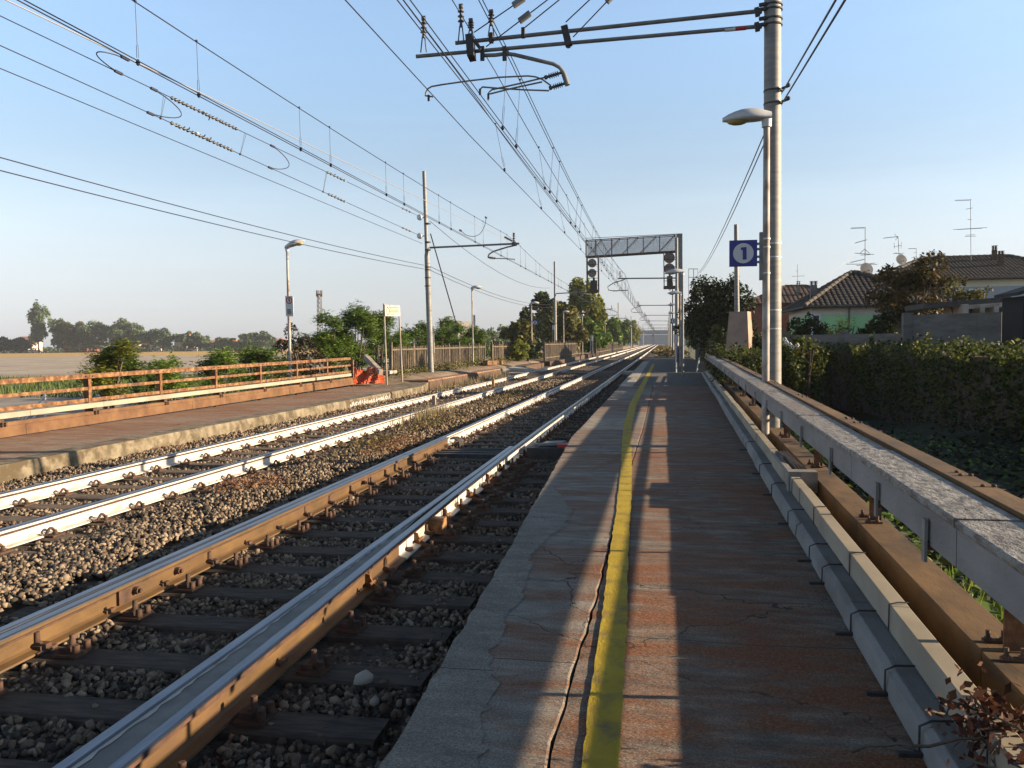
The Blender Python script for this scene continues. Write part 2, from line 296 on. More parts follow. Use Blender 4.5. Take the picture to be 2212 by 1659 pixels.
vm=nt.nodes.new('ShaderNodeVectorMath'); vm.operation='SCALE'; nt.links.new(mx.outputs[2],vm.inputs[0]); 
cm=nt.nodes.new('ShaderNodeMapping'); cm.inputs['Scale'].default_value=(1.2,1.2,9); cm.inputs['Rotation'].default_value=(.25,.1,0); nt.links.new(tc.outputs['Generated'],cm.inputs[0])   # faint streaks of high cloud
cn=nt.nodes.new('ShaderNodeTexNoise'); cn.inputs['Scale'].default_value=2.2; cn.inputs['Detail'].default_value=7; cn.inputs['Roughness'].default_value=.6; nt.links.new(cm.outputs[0],cn.inputs['Vector'])
cq=nt.nodes.new('ShaderNodeMapRange'); cq.inputs[1].default_value=.5; cq.inputs[2].default_value=.8; cq.inputs[3].default_value=1; cq.inputs[4].default_value=1.06; nt.links.new(cn.outputs[0],cq.inputs[0])
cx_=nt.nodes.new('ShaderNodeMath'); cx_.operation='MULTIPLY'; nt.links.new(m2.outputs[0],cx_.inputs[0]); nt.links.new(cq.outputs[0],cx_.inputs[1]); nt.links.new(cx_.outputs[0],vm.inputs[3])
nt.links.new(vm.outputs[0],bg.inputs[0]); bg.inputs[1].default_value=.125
vs=sc.view_settings; vs.view_transform='Standard'; vs.look='None'; vs.exposure=1.4; vs.gamma=1; sc.render.film_transparent=False
sc.cycles.max_bounces=6; sc.cycles.transparent_max_bounces=6; sc.cycles.use_adaptive_sampling=True; sc.cycles.caustics_reflective=False; sc.cycles.caustics_refractive=False
try: sc.cycles.use_denoising=True
except Exception: pass
# ---------------------------------------------------------------- ground
def sheet(name,pts,z,mname,kind='structure',parent=None):
    b=MB(); b.add([(p[0],p[1],z) for p in pts],[tuple(range(len(pts)))]); o=b.build(name,mname,parent); 
    if kind: tag(o,kind=kind)
    return o
GZ=-1.0
sheet('ground',[(-3500,-300),(3500,-300),(3500,4500),(-3500,4500)],GZ,'ground')
g=lambda x,y:gz(x,y,GZ)
sheet('tilled_field',[(-150,5),(-60,62),(-30,75),(-20,110),(-40,300),(-150,226),(-300,228),(-700,190),(-700,5)],GZ+.004,'tilled')
sheet('golden_field',[(-900,215),(-300,228),(-150,226),(-45,300),(-60,470),(-900,420)],GZ+.008,'golden')
sheet('gravel_path',[(-120,-40),(-13,-40),(-13,37),(-24,39),(-60,40),(-120,30)],GZ+.012,'dirt')
# ground right of the railing, with an added unseen bank that shades the garden
b=MB(); NX,NY=46,60
xs=np.linspace(1.2,26,NX); ys=np.linspace(-30,60,NY); V=[]
for y in ys:
    for x in xs:
        zz=-.28-.5*max(0,min(1,(y-17)/5))+.16*math.sin(x*1.7+y*.9)*math.sin(y*.7-x)-.12*math.exp(-(x-1.2))
        k=max(0,min(1,(x-14.5)/3.5)); f=1-max(0,min(1,(y-31)/4)); zz+=k*k*(3-2*k)*f*(3.8+.25*math.sin(y*.8)*math.sin(y*.23+1)+.12*math.sin(y*2.1))
        V.append((x,y,zz))
F=[(j*NX+i,j*NX+i+1,(j+1)*NX+i+1,(j+1)*NX+i) for j in range(NY-1) for i in range(NX-1)]
b.add(V,F,True); tag(b.build('garden_and_shade_bank','ivyground'),kind='structure')
# track embankment with the ballast bed on top
b=MB(); sec=[(-14.5,GZ-.1),(-12.4,-.36),(-9.2,-.36),(-9.0,-.33),(-.9,-.33),(1.15,-.36),(1.3,GZ-.3)]
b.loft([[(x,y,z) for x,z in sec] for y in (-6,3,12,30,60,150,520)],closed=False,caps=False)
tag(b.build('track_bed','bed'),kind='structure')
# mound of dry earth behind the far end of the opposite platform
b=MB(); sec0=[(-16,GZ-.1),(-13.4,.05),(-12.4,.22),(-11.2,.25),(-10.2,.16),(-9.6,.02),(-9.4,-.3)]
rows=[]
for i,y in enumerate(np.linspace(29.6,330,90)):
    rows.append([(x-(0 if y<60 else 0),y,(z if y>33 else z-.28*(33-y)/3.4)+.05*math.sin(y*1.3+x*2)) for x,z in sec0])
b.loft(rows,closed=False,caps=False,smooth=True); tag(b.build('earth_mound','earth'),kind='structure')
# ---------------------------------------------------------------- near platform
def jag(pts,step,amp):
    out=[]
    for (x0,y0),(x1,y1) in zip(pts[:-1],pts[1:]):
        n=max(1,int(abs(y1-y0)/step))
        for i in range(n):
            t=i/n; out.append((x0+(x1-x0)*t+random.uniform(-amp,amp),y0+(y1-y0)*t))
    out.append(pts[-1]); return out
EDGE=[(-.98,-4),(-1.01,2.7),(-1.11,5.45),(-1.18,6.97),(-1.45,12.9),(-1.45,80)]
CRACK=[(-.41,-4),(-.41,2.78),(-.405,3.7),(-.39,4.6),(-.39,6.6),(-.38,10),(-.34,13.9),(-.32,27.9)]
random.seed(3)
e=jag(EDGE[:5]+[(-1.45,27.9)],.12,.009); ck=jag(CRACK,.1,.008)
def solid(name,left,right,z0,z1,mname,parent=None,bev=0):
    b=MB(); b.prism(left+right[::-1],'z',z0,z1); return b.build(name,mname,parent,bevel=bev)
plat=solid('platform',e,[(x-.006+random.uniform(-.005,.005),y) for x,y in ck],-.6,0.,'plat_edge',bev=.012); tag(plat,kind='structure')
def RX(x0,y): return x0+.022*y
main=solid('platform_slab',[(x+.006,y) for x,y in ck],[(RX(1.24,-4),-4),(RX(1.24,28),27.9)],-.5,-.002,'plat'); main.parent=plat
far=solid('platform_asphalt',[(-1.45,27.93),(-1.45,80)],[(2.6,27.93),(2.6,80)],-.6,-.004,'asphalt'); far.parent=plat
kerb=solid('kerb_stones',[(-1.47,27.95),(-1.47,62)],[(-1.0,27.95),(-1.0,62)],-.55,.006,'concrete'); kerb.parent=plat
# smooth grey screed along the edge
GP=[(-.60,-4),(-.64,2.2),(-.66,2.74),(-.74,3.31),(-.81,3.83),(-.83,4.3),(-.88,5.2),(-.90,5.8),(-.86,6.3),(-.79,6.82),(-.82,7.3),(-1.0,7.9),(-1.17,8.4)]
gp=[(x+.03*math.sin(y*7)*math.sin(y*3.1)+random.uniform(-.018,.018),y) for x,y in jag(GP,.035,.012)]; ee=[p for p in e if p[1]<8.4]
b=MB(); pts=[(x+.006,y) for x,y in ee]+gp[::-1]; b.add([(x,y,.003) for x,y in pts],[tuple(range(len(pts)))]); b.build('edge_screed','patch',plat)
# wooden boards let into the edge, corrugated
b=MB()
for i in range(13): b.box(-1.42,-.60,13.95+i*.16,14.08+i*.16,-.02,.006)
b.build('edge_boards','wood_grey',plat)
YL=[((-.29,-4),(-.14,-4)),((-.29,2.8),(-.155,2.8)),((-.32,3.72),(-.18,3.72)),((-.335,4.46),(-.195,4.46)),((-.38,5.85),(-.25,5.85)),((-.41,7.2),(-.28,7.2)),((-.5,9.78),(-.365,9.78)),((-.6,12),(-.46,12)),((-.70,14.7),(-.55,14.7)),((-.79,19.8),(-.62,19.8)),((-.76,29.2),(-.58,29.2)),((-.68,55),(-.5,55))]
b=MB(); n=0; L_=jag([a for a,_ in YL],.08,.006); Rr=jag([c for _,c in YL],.08,.006)
k=min(len(L_),len(Rr)); b.add([(x,y,.0065) for x,y in L_[:k]]+[(x,y,.0065) for x,y in Rr[:k]],[(i,i+1,k+i+1,k+i) for i in range(k-1)]); b.build('yellow_line','yellow_paint',plat)
# ---------------------------------------------------------------- opposite platform
LE=[(-8.95,-8),(-8.95,9.5),(-8.98,12.8),(-8.98,29.3)]
lp=solid('opposite_platform',[(-11.95,-8),(-11.95,29.3)],jag(LE,.15,.02),-.6,-.08,'plat_l',bev=.015); tag(lp,kind='structure')
fc=MB(); q=jag(LE,.3,.012); fc.loft([[(x+.03+random.uniform(-.008,.008),y,-.6),(x+.05,y,-.3),(x+.035+random.uniform(-.01,.01),y,-.14),(x+.012,y,-.07),(x-.35+random.uniform(-.12,.05),y,-.068)] for x,y in q],closed=False,caps=False)
fc.build('platform_face','mould_face',lp)
wc=MB(); wc.loft([[(-8.96,y,-.34),(-8.94,y,-.12)] for y in (25.2,29)],closed=False,caps=False)
random.seed(5)
for i in range(46):                                  # scrawled white paint on the face
    y0=25.3+i*.075; 
    wc.bar((-8.905,y0,-.27+random.uniform(-.03,.03)),(-8.905,y0+random.uniform(-.08,.10),-.13+random.uniform(-.05,.03)),.02,.014,up=(1,0,0))
wc=MB()
for i in range(46):
    y0=22.1+i*.075; wc.bar((-8.925,y0,-.26+random.uniform(-.03,.03)),(-8.925,y0+random.uniform(-.08,.10),-.16+random.uniform(-.05,.03)),.03,.012,up=(1,0,0))
wc.build('white_scrawl','white',lp)
b=MB(); b.add([(-8.98,29.3,-.08),(-9.35,31.5,-.02),(-11.95,31.5,-.02),(-11.95,29.3,-.08),(-8.98,29.3,-.6),(-9.35,31.5,-.6),(-11.95,31.5,-.6),(-11.95,29.3,-.6)],[(0,1,2,3),(0,4,5,1),(1,5,6,2)]); b.build('corner_block','mould_face',lp)
b=MB(); b.prism([(-11.0,31.5),(-9.35,31.5),(-9.2,46),(-11.0,46)],'z',-.6,.06); b.build('far_slab','plat_l',lp)
b=MB(); b.prism([(-9.36,31.52),(-9.31,31.52),(-9.16,46),(-9.21,46)],'z',-.6,.0); b.build('brown_face','brown_face',lp)
b=MB(); b.add([(-9.2,46,.07),(-7.75,47.2,-.14),(-7.75,50.2,-.14),(-9.2,51,.07),(-9.2,46,-.5),(-7.75,47.2,-.5),(-7.75,50.2,-.5),(-9.2,51,-.5)],[(0,1,2,3),(0,4,5,1),(1,5,6,2),(2,6,7,3)]); b.build('crossing_ramp','concrete',lp)
b=MB(); y=51
while y<150:
    l=random.uniform(3,7); x=-8.75+random.uniform(-.06,.06); h=random.uniform(-.02,.14)
    b.box(x-2.4,x,y,y+l-.04,-.6,h); y+=l+(random.uniform(1,3) if random.random()<.25 else 0)
b.build('worn_blocks','brown_face',lp)
b=MB(); pp=jag([(-9.75,-8),(-9.9,10),(-9.6,20),(-9.8,29.2)],.2,.05); qq=jag([(-9.2,-8),(-9.2,29.2)],.2,.03); k=min(len(pp),len(qq)); b.add([(x,y,-.0765) for x,y in pp[:k]]+[(x,y,-.0765) for x,y in qq[:k]],[(i,i+1,k+i+1,k+i) for i in range(k-1)]); b.build('edge_strip','plat_strip',lp)
# ---------------------------------------------------------------- tracks
HZ=-.11
def rail_sec(x,z0,f=1.):
    # half profile mirrored, returns [(x,z)]
    h=[(0,0),(.026,0),(.034,-.006),(.036,-.014),(.036,-.034),(.010,-.05),(.0095,-.064),(.0085,-.138),(.026,-.150),(.072,-.160),(.075,-.172)]
    r=[(x+u*f,z0+v) for u,v in h]; l=[(x-u*f,z0+v) for u,v in h[::-1]][:-1]
    return r+l
def rail(name,path,label,web,split=None,group='rails of the two tracks'):
    t=thing(name,(path[0][0],path[0][1],HZ),label,'rail',group)
    nseg=len(rail_sec(0,0)); 
    def part(pn,idx,mname,pth):
        b=MB(); secs=[[rail_sec(x-t.location.x,0)[i] for i in idx] for x,y in pth]
        b.loft([[(u,y-t.location.y,v) for u,v in s] for s,(x,y) in zip(secs,pth)],closed=False,caps=False); return b.build(pn,mname,t)
    part('running_head',[18,19,20,0,1,2,3],'steel_top',path)
    idx_side=[3,4];  # dark rust on the near head side also paints the duct's shadow
    (part('head_side',[3,4],web,path) if split is None else (part('head_side',[3,4],'rust_and_shade',path[:split+2]),part('head_side',[3,4],web,path[split+1:]))); part('head_fillet_shade',[4,5,6],'rust_and_shade',path); part('head_side',[16,17,18],'rust_and_shade',path)  # fillet darkened to paint the shadow line under the rail head
    if split is None: part('web',list(range(6,17)),web,path)
    else:
        i=split; part('web',list(range(6,17)),'rust_rail',path[:i+1]); part('web',list(range(6,17)),web,path[i:])
    e=MB(); e.add([(u-path[0][0]+0,0,v) for u,v in rail_sec(path[0][0],0)],[tuple(range(nseg))]); e.build('rail_end','rust_and_shade',t)
    return t
far_y=[60,150,300,460]
R1=[(-2.09,-4),(-2.09,1.5),(-2.10,2.7),(-2.155,5.2),(-2.19,6.4),(-2.24,8.5),(-2.285,12),(-2.30,16),(-2.30,30)]+[(-2.30,y) for y in far_y]
R2=[(-3.80,-4),(-3.80,30)]+[(-3.80,y) for y in far_y]
R3=[(-5.90,-4),(-5.90,30)]+[(-5.90,y) for y in far_y]; R4=[(-7.40,-4),(-7.40,30)]+[(-7.40,y) for y in far_y]
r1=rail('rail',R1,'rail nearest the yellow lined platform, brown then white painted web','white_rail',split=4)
r2=rail('rail',R2,'second rail from the yellow lined platform, half hidden by a brown tongue rail','white_rail')
r3=rail('rail',R3,'white painted rail third from the yellow lined platform, beside the brown stones','white_rail')
r4=rail('rail',R4,'white painted rail closest to the opposite rust coloured platform','white_rail')
s1=rail('tongue_rail',[(-2.31,-4),(-2.315,2.7),(-2.33,8),(-2.365,12.5)],'narrow shiny tongue rail lying left against the rail nearest the platform','rust_rail',group='tongue rails of the near track')
s2=rail('tongue_rail',[(-3.69,-4),(-3.70,4),(-3.715,9),(-3.72,13.6)],'brown tongue rail with rusty web against the second rail from the platform','rust_rail',group='tongue rails of the near track')
b=MB(); b.add([(-2.29,-4,-.122),(-2.12,-4,-.122),(-2.12,2.7,-.122),(-2.185,5.2,-.122),(-2.225,6.4,-.122),(-2.33,8,-.122),(-2.29,2.7,-.122)],[(0,1,2,6),(6,2,3),(6,3,4,5)]); f_=b.build('filler_plate','tube',s1); f_.location=-s1.location
b=MB(); random.seed(9); L_=[];Rr=[]
for i in range(150):
    y=-1+i*.06; x=-2.287 if y<2.7 else -2.287-.04*(y-2.7)/5.3
    L_.append((x-.0,y,-.1195)); Rr.append((x+.03+random.uniform(-.009,.009),y,-.1195))
b.add(L_+Rr,[(i,i+1,151+i-1+1-1,150+i) if False else (i,i+1,150+i+1,150+i) for i in range(149)]); o=b.build('worn_white_paint','white_rail',s1); o.location=-s1.location
# bent brown brace plates standing on the platform side of the near rail
def brace(y,x):
    b=MB(); pr=[(x+.01,-.05+HZ),(x+.012,-.168+HZ),(x+.20,-.195+HZ),(x+.235,-.17+HZ)]
    for k in range(8):
        a=PI/2*k/7; pr.append((x+.235-.19*math.sin(a),-.17+HZ+.0+.11*(1-math.cos(a))))
    b.prism(pr,'y',y,y+.016); b.tube([(x+.06,y-.05,-.12+HZ),(x+.06,y+.1,-.12+HZ)],.014,6)
    o=b.build('brace_plate','rust',r1); o.location=-r1.location
for y in (5.55,6.85,7.9,9.0,10.1,11.0): 
    x=np.interp(y,[p[1] for p in R1],[p[0] for p in R1]); brace(y,x)
bx=MB(); x=np.interp(7.35,[p[1] for p in R1],[p[0] for p in R1]); bx.box(x+.015,x+.17,7.25,7.42,-.27,-.135); o=bx.build('bond_box','rust',r1); o.location=-r1.location
# fish plate block and bolts on the brown tongue rail
for y in (5.05,5.55,9.5): b=MB(); b.tube([(-3.70,y,-.2),(-3.655,y,-.2)],.028,6); b.tube([(-3.655,y,-.2),(-3.635,y,-.2)],.016,6); o=b.build('bolt','rust_and_shade',s2); o.location=-s2.location
b=MB(); b.box(-3.705,-3.672,4.86,4.98,-.25,-.15); o=b.build('slot_plate','rust_and_shade',s2); o.location=-s2.location
b=MB()
for i in range(4): b.tube([(-3.69,13.7+i*.07,-.15),(-3.60,13.72+i*.07,-.15),(-3.54,13.74+i*.07,-.2),(-3.53,13.76+i*.07,-.29)],.018,6)
o=b.build('bond_cable','black_metal',s2); o.location=-s2.location
# sleepers
def clip_bm(side,kind):
    # spring clip with base plate and bolt on one side (+1 right) of a rail foot, origin at the rail centre on sleeper top
    b=MB(); s=side
    b.box(*(sorted((s*.05,s*.20))),-.08,.08,0,.018)
    if kind=='loop':
        pts=[(s*(.085+.055*math.sin(a)*0+ .02),-.06+.12*i/8,.022+.052*math.sin(PI*i/8)) for i,a in enumerate([0]*9)]
        b.tube(pts,.014,6); b.tube([(s*.06,-.10,.035),(s*.09,-.09,.012),(s*.12,-.06,.02)],.010,5)
        b.lathe((s*.155,0,.015),(s*.155,0,.06),[(0,.026),(.5,.026),(.52,.016),(1,.016)],6)
    else:
        b.box(*(sorted((s*.06,s*.13))),-.045,.045,.018,.045)
        b.lathe((s*.12,0,.018),(s*.12,0,.115),[(0,.03),(.35,.03),(.36,.018),(1,.016)],6)
        b.lathe((s*.18,.045,.015),(s*.18,.045,.07),[(0,.022),(1,.02)],6); b.lathe((s*.18,-.045,.015),(s*.18,-.045,.07),[(0,.022),(1,.02)],6)
    return b
def sleeper_mesh(w,l,h,mname,name,wob):
    b=MB(); n=7; random.seed(int(l*100))
    secs=[]
    for i in range(n+1):
        x=-l/2+l*i/n; dz=random.uniform(-wob,wob); secs.append([(x,-w/2,-h),(x,-w/2,dz-.012),(x,-w/2+.02,dz),(x,w/2-.02,dz),(x,w/2,dz-.012),(x,w/2,-h)])
    b.loft(secs); return b
SZ=-.29
def make_sleeper(w,l,mname,rails,kind,label,cat,group):
    t=thing('sleeper',(0,0,SZ),label,cat,group)
    sleeper_mesh(w,l,.16,mname,'beam',.006).build('beam',mname,t)
    for rx in rails:
        for s in (1,-1):
            o=clip_bm(s,kind).build('rail_clip','rust_and_shade',t); o.location=(rx,0,.004)
    return t
def make_plain(w,l,mname,rails,kind,label,group):
    b=MB(); b.cur=0; m0=sleeper_mesh(w,l,.16,mname,'beam',.004); b.add(m0.v,m0.f); b.cur=1
    for rx in rails:
        c=clip_bm(1,kind); b.add([(x+rx,y,z) for x,y,z in c.v],c.f)
    o=b.build('sleeper',[mname,'rust_and_shade']); o.location=(0,0,SZ); return tag(o,label,'sleeper',group)
L1='dark timber sleeper carrying the two rails of the platform side track'; L2='dusty brown sleeper carrying the two white rails of the far track'
G1='sleepers of the near track'; G2='sleepers of the far track'
pa=make_sleeper(.25,3.1,'sleeper',(.78,-.75),'bolt',L1,'sleeper',G1); pa2=make_sleeper(.25,2.6,'sleeper',(.75,-.75),'loop',L1,'sleeper',G1)
pb=make_sleeper(.25,2.6,'sleeper2',(.75,-.75),'loop',L2,'sleeper',G2)
pla=make_plain(.25,2.6,'sleeper',(.75,-.75),'loop',L1,G1); plb=make_plain(.25,2.6,'sleeper2',(.75,-.75),'loop',L2,G2)
random.seed(11)
def lay(protos,x,y0,sp,n,lim):
    used=set()
    for i in range(n):
        y=y0+sp*i; p=protos(y)
        if p.name not in used: o=p; used.add(p.name)
        else: o=copy_tree(p)
        o.location=(x+random.uniform(-.03,.03)+(.22 if p is pa else 0),y+random.uniform(-.015,.015),SZ); o.rotation_euler=(0,0,random.uniform(-.012,.012))
lay(lambda y: pa if y<12 else (pa2 if y<30 else pla),-3.05,2.28,.62,140,30)
lay(lambda y: pb if y<30 else plb,-6.65,5.48,.6425,135,30)
b=MB()
for i in range(330): 
    for x in (-3.05,-6.65): b.box(x-1.3,x+1.3,92+i*.63,92.25+i*.63,-.42,SZ)
tag(b.build('distant_sleepers','sleeper2'),'dark rows of far off sleepers under the rails near the overpass','sleepers',kind='stuff')
# cable trough lids crossing the near track
b=MB(); 
for i in range(3): b.box(-3.62,-2.42,12.4+i*.23,12.52+i*.23,-.32,-.235)
tag(b.build('black_pipe_run','black_metal'),'three black flat bars lying side by side across the near track','bars')
# ballast stones
def ico():
    t=(1+5**.5)/2; v=np.array([(-1,t,0),(1,t,0),(-1,-t,0),(1,-t,0),(0,-1,t),(0,1,t),(0,-1,-t),(0,1,-t),(t,0,-1),(t,0,1),(-t,0,-1),(-t,0,1)],float); v/=np.linalg.norm(v[0])
    f=np.array([(0,11,5),(0,5,1),(0,1,7),(0,7,10),(0,10,11),(1,5,9),(5,11,4),(11,10,2),(10,7,6),(7,1,8),(3,9,4),(3,4,2),(3,2,6),(3,6,8),(3,8,9),(4,9,5),(2,4,11),(6,2,10),(8,6,7),(9,8,1)]); return v,f
def rot_mats(n):
    q=rng.normal(size=(n,4)); q/=np.linalg.norm(q,axis=1)[:,None]; a,b,c,d=q.T
    return np.stack([np.stack([1-2*(c*c+d*d),2*(b*c-a*d),2*(b*d+a*c)],-1),np.stack([2*(b*c+a*d),1-2*(b*b+d*d),2*(c*d-a*b)],-1),np.stack([2*(b*d-a*c),2*(c*d+a*b),1-2*(b*b+c*c)],-1)],1)
def stones(P,S):
    n=len(P); v,f=ico(); V=v[None]*(1+rng.uniform(-.48,.34,(n,12,1)))*np.stack([rng.uniform(.8,1.35,n),rng.uniform(.65,1.05,n),rng.uniform(.5,.9,n)],1)[:,None,:]
    V=np.einsum('nij,nkj->nki',rot_mats(n),V)*S[:,None,None]+P[:,None,:]
    F=f[None]+12*np.arange(n)[:,None,None]; return V.reshape(-1,3),F.reshape(-1,3)
def scatter(x0,x1,y0,y1,dens,smin,smax):
    n=int((x1-x0)*(y1-y0)*dens); P=np.stack([rng.uniform(x0,x1,n),rng.uniform(y0,y1,n),np.zeros(n)],1)
    P[:,2]=-.315+.02*np.sin(P[:,0]*5+1)*np.sin(P[:,1]*3.1)+rng.uniform(-.02,.025,n)
    # stones stay off the sleeper tops and the rails
    keep=np.ones(n,bool)
    for tx,sp,o,hl in ((-3.05,.62,2.28,1.45),(-6.65,.6425,5.48,1.32)):
        inx=np.abs(P[:,0]-tx)<hl; ph=np.abs((P[:,1]-o+sp/2)%sp-sp/2); keep&=~(inx&(ph<.135)&(rng.uniform(size=n)>.03))
        P[inx,2]-=.012
        for rx in (tx-.75,tx+.75): keep&=np.abs(P[:,0]-rx)>.085
    keep&=~((P[:,1]<13.6)&((np.abs(P[:,0]+3.7)<.06)|(np.abs(P[:,0]+2.2)<.2)))
    mid=(P[:,0]>-5.6)&(P[:,0]<-4.1); P[mid,2]+=.03+.05*np.exp(-((P[mid,0]+4.9)/.5)**2)
    sh=(P[:,0]>-2.0); P[sh,2]-=.01
    P=P[keep]; return P,rng.uniform(smin,smax,len(P))
parts=[scatter(-5.7,-.95,1.8,7,1000,.014,.031),scatter(-8.95,-.95,5.2,13,680,.015,.032),scatter(-8.95,-1.3,13,24,230,.024,.042),scatter(-9.1,-1.4,24,50,75,.03,.05)]
V,F=stones(np.concatenate([p for p,_ in parts]),np.concatenate([s for _,s in parts]))
tag(np_mesh('ballast_stones',V,F,'stone'),'loose brown and grey crushed stones between the rails','ballast',kind='stuff')
P=np.array([[-1.55,3.95,-.24],[-1.42,3.75,-.26],[-1.6,4.9,-.27]]); V,F=stones(P,np.array([.055,.04,.035])); V[:,2]+=.0
tag(np_mesh('pale_rubble',V,F,'concrete'),'pale broken concrete lumps on the dark ballast beside the platform edge','rubble',kind='stuff')
# ---------------------------------------------------------------- railing and cable ducts beside the near platform
def RP(x,y,z): return (x+.022*y,y,z+.0056*min(max(y,0),20)-.02)
def rbox(b,x0,x1,y0,y1,z0,z1,step=4.):
    n=max(1,int(math.ceil((y1-y0)/step))); secs=[]
    for i in range(n+1):
        y=y0+(y1-y0)*i/n; secs.append([RP(x0,y,z0),RP(x1,y,z0),RP(x1,y,z1),RP(x0,y,z1)])
    b.loft(secs); return b
YE=36.
rail_t=thing('railing',(1.15,3,0),'long rusty steel railing along the right side of the yellow lined platform','railing')
def rpart(b,name,m,t=None,bev=0):
    t=t or rail_t; o=b.build(name,m,t,bevel=bev); o.location=-t.location; return o
b=MB()
for i,y in enumerate(np.arange(-4,YE,4.83)): rbox(b,1.118,1.222,y,y+4.822,.915,.93+.001*(i%2)); rbox(b,1.212,1.224,y,y+4.822,.845,.914)
rpart(b,'top_rail','rust_beam',bev=.003)
b=MB(); rbox(b,1.385,1.40,-4,YE,.53,.71); rbox(b,1.34,1.384,-4,YE,.70,.71); rpart(b,'middle_rail','rust')
b=MB(); rbox(b,1.385,1.40,-4,YE,.44,.475); rpart(b,'lower_rail','rust')
PY=[1.15+2.42*i for i in range(-1,15)]
for y in PY:
    b=MB(); rbox(b,1.30,1.38,y,y+.012,-.5,.86); rbox(b,1.37,1.381,y+.013,y+.035,-.5,.86); rbox(b,1.19,1.299,y,y+.012,.78,.90); rpart(b,'post','rust')
    b=MB()
    for dx,dy in ((.04,-.12),(.04,.14),(.08,-.12),(.08,.14),(.05,.22)): b.ball(RP(1.13+dx,y+dy,.935),.011,7,4,(1,1,.6))
    rpart(b,'bolt_row','rust_and_shade')
b=MB(); ys=[-3.7+2.42*i for i in range(17)]
for i,y in enumerate(ys):
    k=.002*(i%2); rbox(b,1.21,1.415,y,y+2.41,.205+k,.23+k); rbox(b,1.21,1.232,y,y+2.41,-.06,.204+k)
rpart(b,'base_beam','rust_beam',bev=.003)
for y in ys[1:]:
    b=MB()
    for dx,dy in ((.06,-.1),(.12,-.1),(.06,.1),(.12,.1)): b.lathe(RP(1.21+dx,y+dy,.232),RP(1.21+dx,y+dy,.285),[(0,.016),(.4,.016),(.42,.009),(1,.009)],6)
    b.bar(RP(1.25,y-.1,.24),RP(1.36,y-.1,.24),.03,.012); b.bar(RP(1.25,y+.1,.24),RP(1.36,y+.1,.24),.03,.012)
    rpart(b,'beam_bolts','rust_and_shade')
td=thing('cable_duct',(1.0,3,.85),'wide grey concrete cable duct with speckled lid running beside the rusty top rail','cable duct','cable ducts along the near platform')
seg=[-3.,.5,2.9,4.6,6.6,9.4,12.6,15.8,19,22.2,25.4,28.6,31.8,35]
b=MB()
for y0,y1 in zip(seg[:-1],seg[1:]): rbox(b,.905,1.105,y0+.004,y1-.004,.75,.885)
rpart(b,'channel','duct_grey',td,.004)
b=MB()
for i,(y0,y1) in enumerate(zip(seg[:-1],seg[1:])): rbox(b,.896,1.112,y0+.006,y1-.006,.886,.912+.003*(i%3))
rpart(b,'lid','duct_top',td,.008)
for y in [1.9,3.207,3.97,5.16,6.39,7.64,8.95,10.28,11.77,13.23,14.6,16,17.4,18.8,20.2,22,24,26,28,30]:
    b=MB(); rbox(b,.885,.896,y-.018,y+.018,.69,.85); rpart(b,'bracket','steel_grey',td); b=MB(); rbox(b,.90,1.32,y-.02,y+.02,.735,.764); rpart(b,'support_arm','rust_and_shade',td)
gd=thing('cable_duct',(.95,3,0),'low dark grey cable duct lying on the slab at the foot of the railing','cable duct','cable ducts along the near platform')
b=MB(); random.seed(2); y=-3.
while y<YE-3:
    l=random.uniform(1.3,2.2); j=random.uniform(-.008,.008); secs=[]
    for yy in (y,y+l-.012): secs.append([RP(.845+j,yy,.02),RP(1.09+j,yy,.02),RP(1.085+j,yy,.118),RP(.885+j,yy,.128),RP(.857+j,yy,.108)])
    b.loft(secs); y+=l
rpart(b,'channel','duct_grey',gd,.004)
for y in (2.2,3.05,3.55,4.25,5.1,5.6,6.7,7.9,9.1,11):
    b=MB(); b.tube([RP(.838,y,.03),RP(.842,y+.01,.125),RP(.885,y+.02,.142),RP(1.03,y+.05,.136)],.005,5); b.bar(RP(.76,y-.03,.035),RP(.86,y-.02,.035),.02,.015); b.bar(RP(.99,y+.07,.145),RP(1.06,y+.12,.145),.025,.02)
    rpart(b,'wire_tie','black_metal',gd)
wd=thing('cable_duct',(1.0,3,.15),'narrow cream concrete cable duct resting on the low grey duct, sunlit on top','cable duct','cable ducts along the near platform')
b=MB(); y=-3.; 
while y<YE-4:
    l=random.uniform(.9,1.1); j=random.uniform(-.006,.006); z=random.uniform(-.004,.004); rbox(b,.965+j,1.045+j,y,y+l-.008,.135+z,.265+z); y+=l
rpart(b,'channel','duct_white',wd,.004)
for y in (2.75,4.0,4.9,6.2,7.4):
    b=MB(); b.tube([RP(.958,y,.14),RP(.96,y,.268),RP(1.0,y+.01,.274),RP(1.05,y+.02,.272)],.004,5); rpart(b,'wire_tie','black_metal',wd)
ld=thing('cable_duct_elbow',(1.2,8.1,.3),'short open grey duct elbow with cables bridging the cream duct and rusty base beam','cable duct')
b=MB(); rbox(b,.95,1.2,7.55,7.70,.12,.31); rbox(b,.95,1.0,7.71,8.9,.27,.31); rpart(b,'channel','duct_grey',ld)
b=MB()
for i in range(4): b.tube([RP(1.0+.03*i,8.9,.30),RP(1.02+.035*i,8.3,.33-.02*i),RP(1.05+.03*i,7.8,.29),RP(1.1+.03*i,7.72,.2)],.014,6)
rpart(b,'cable','black_metal',ld)
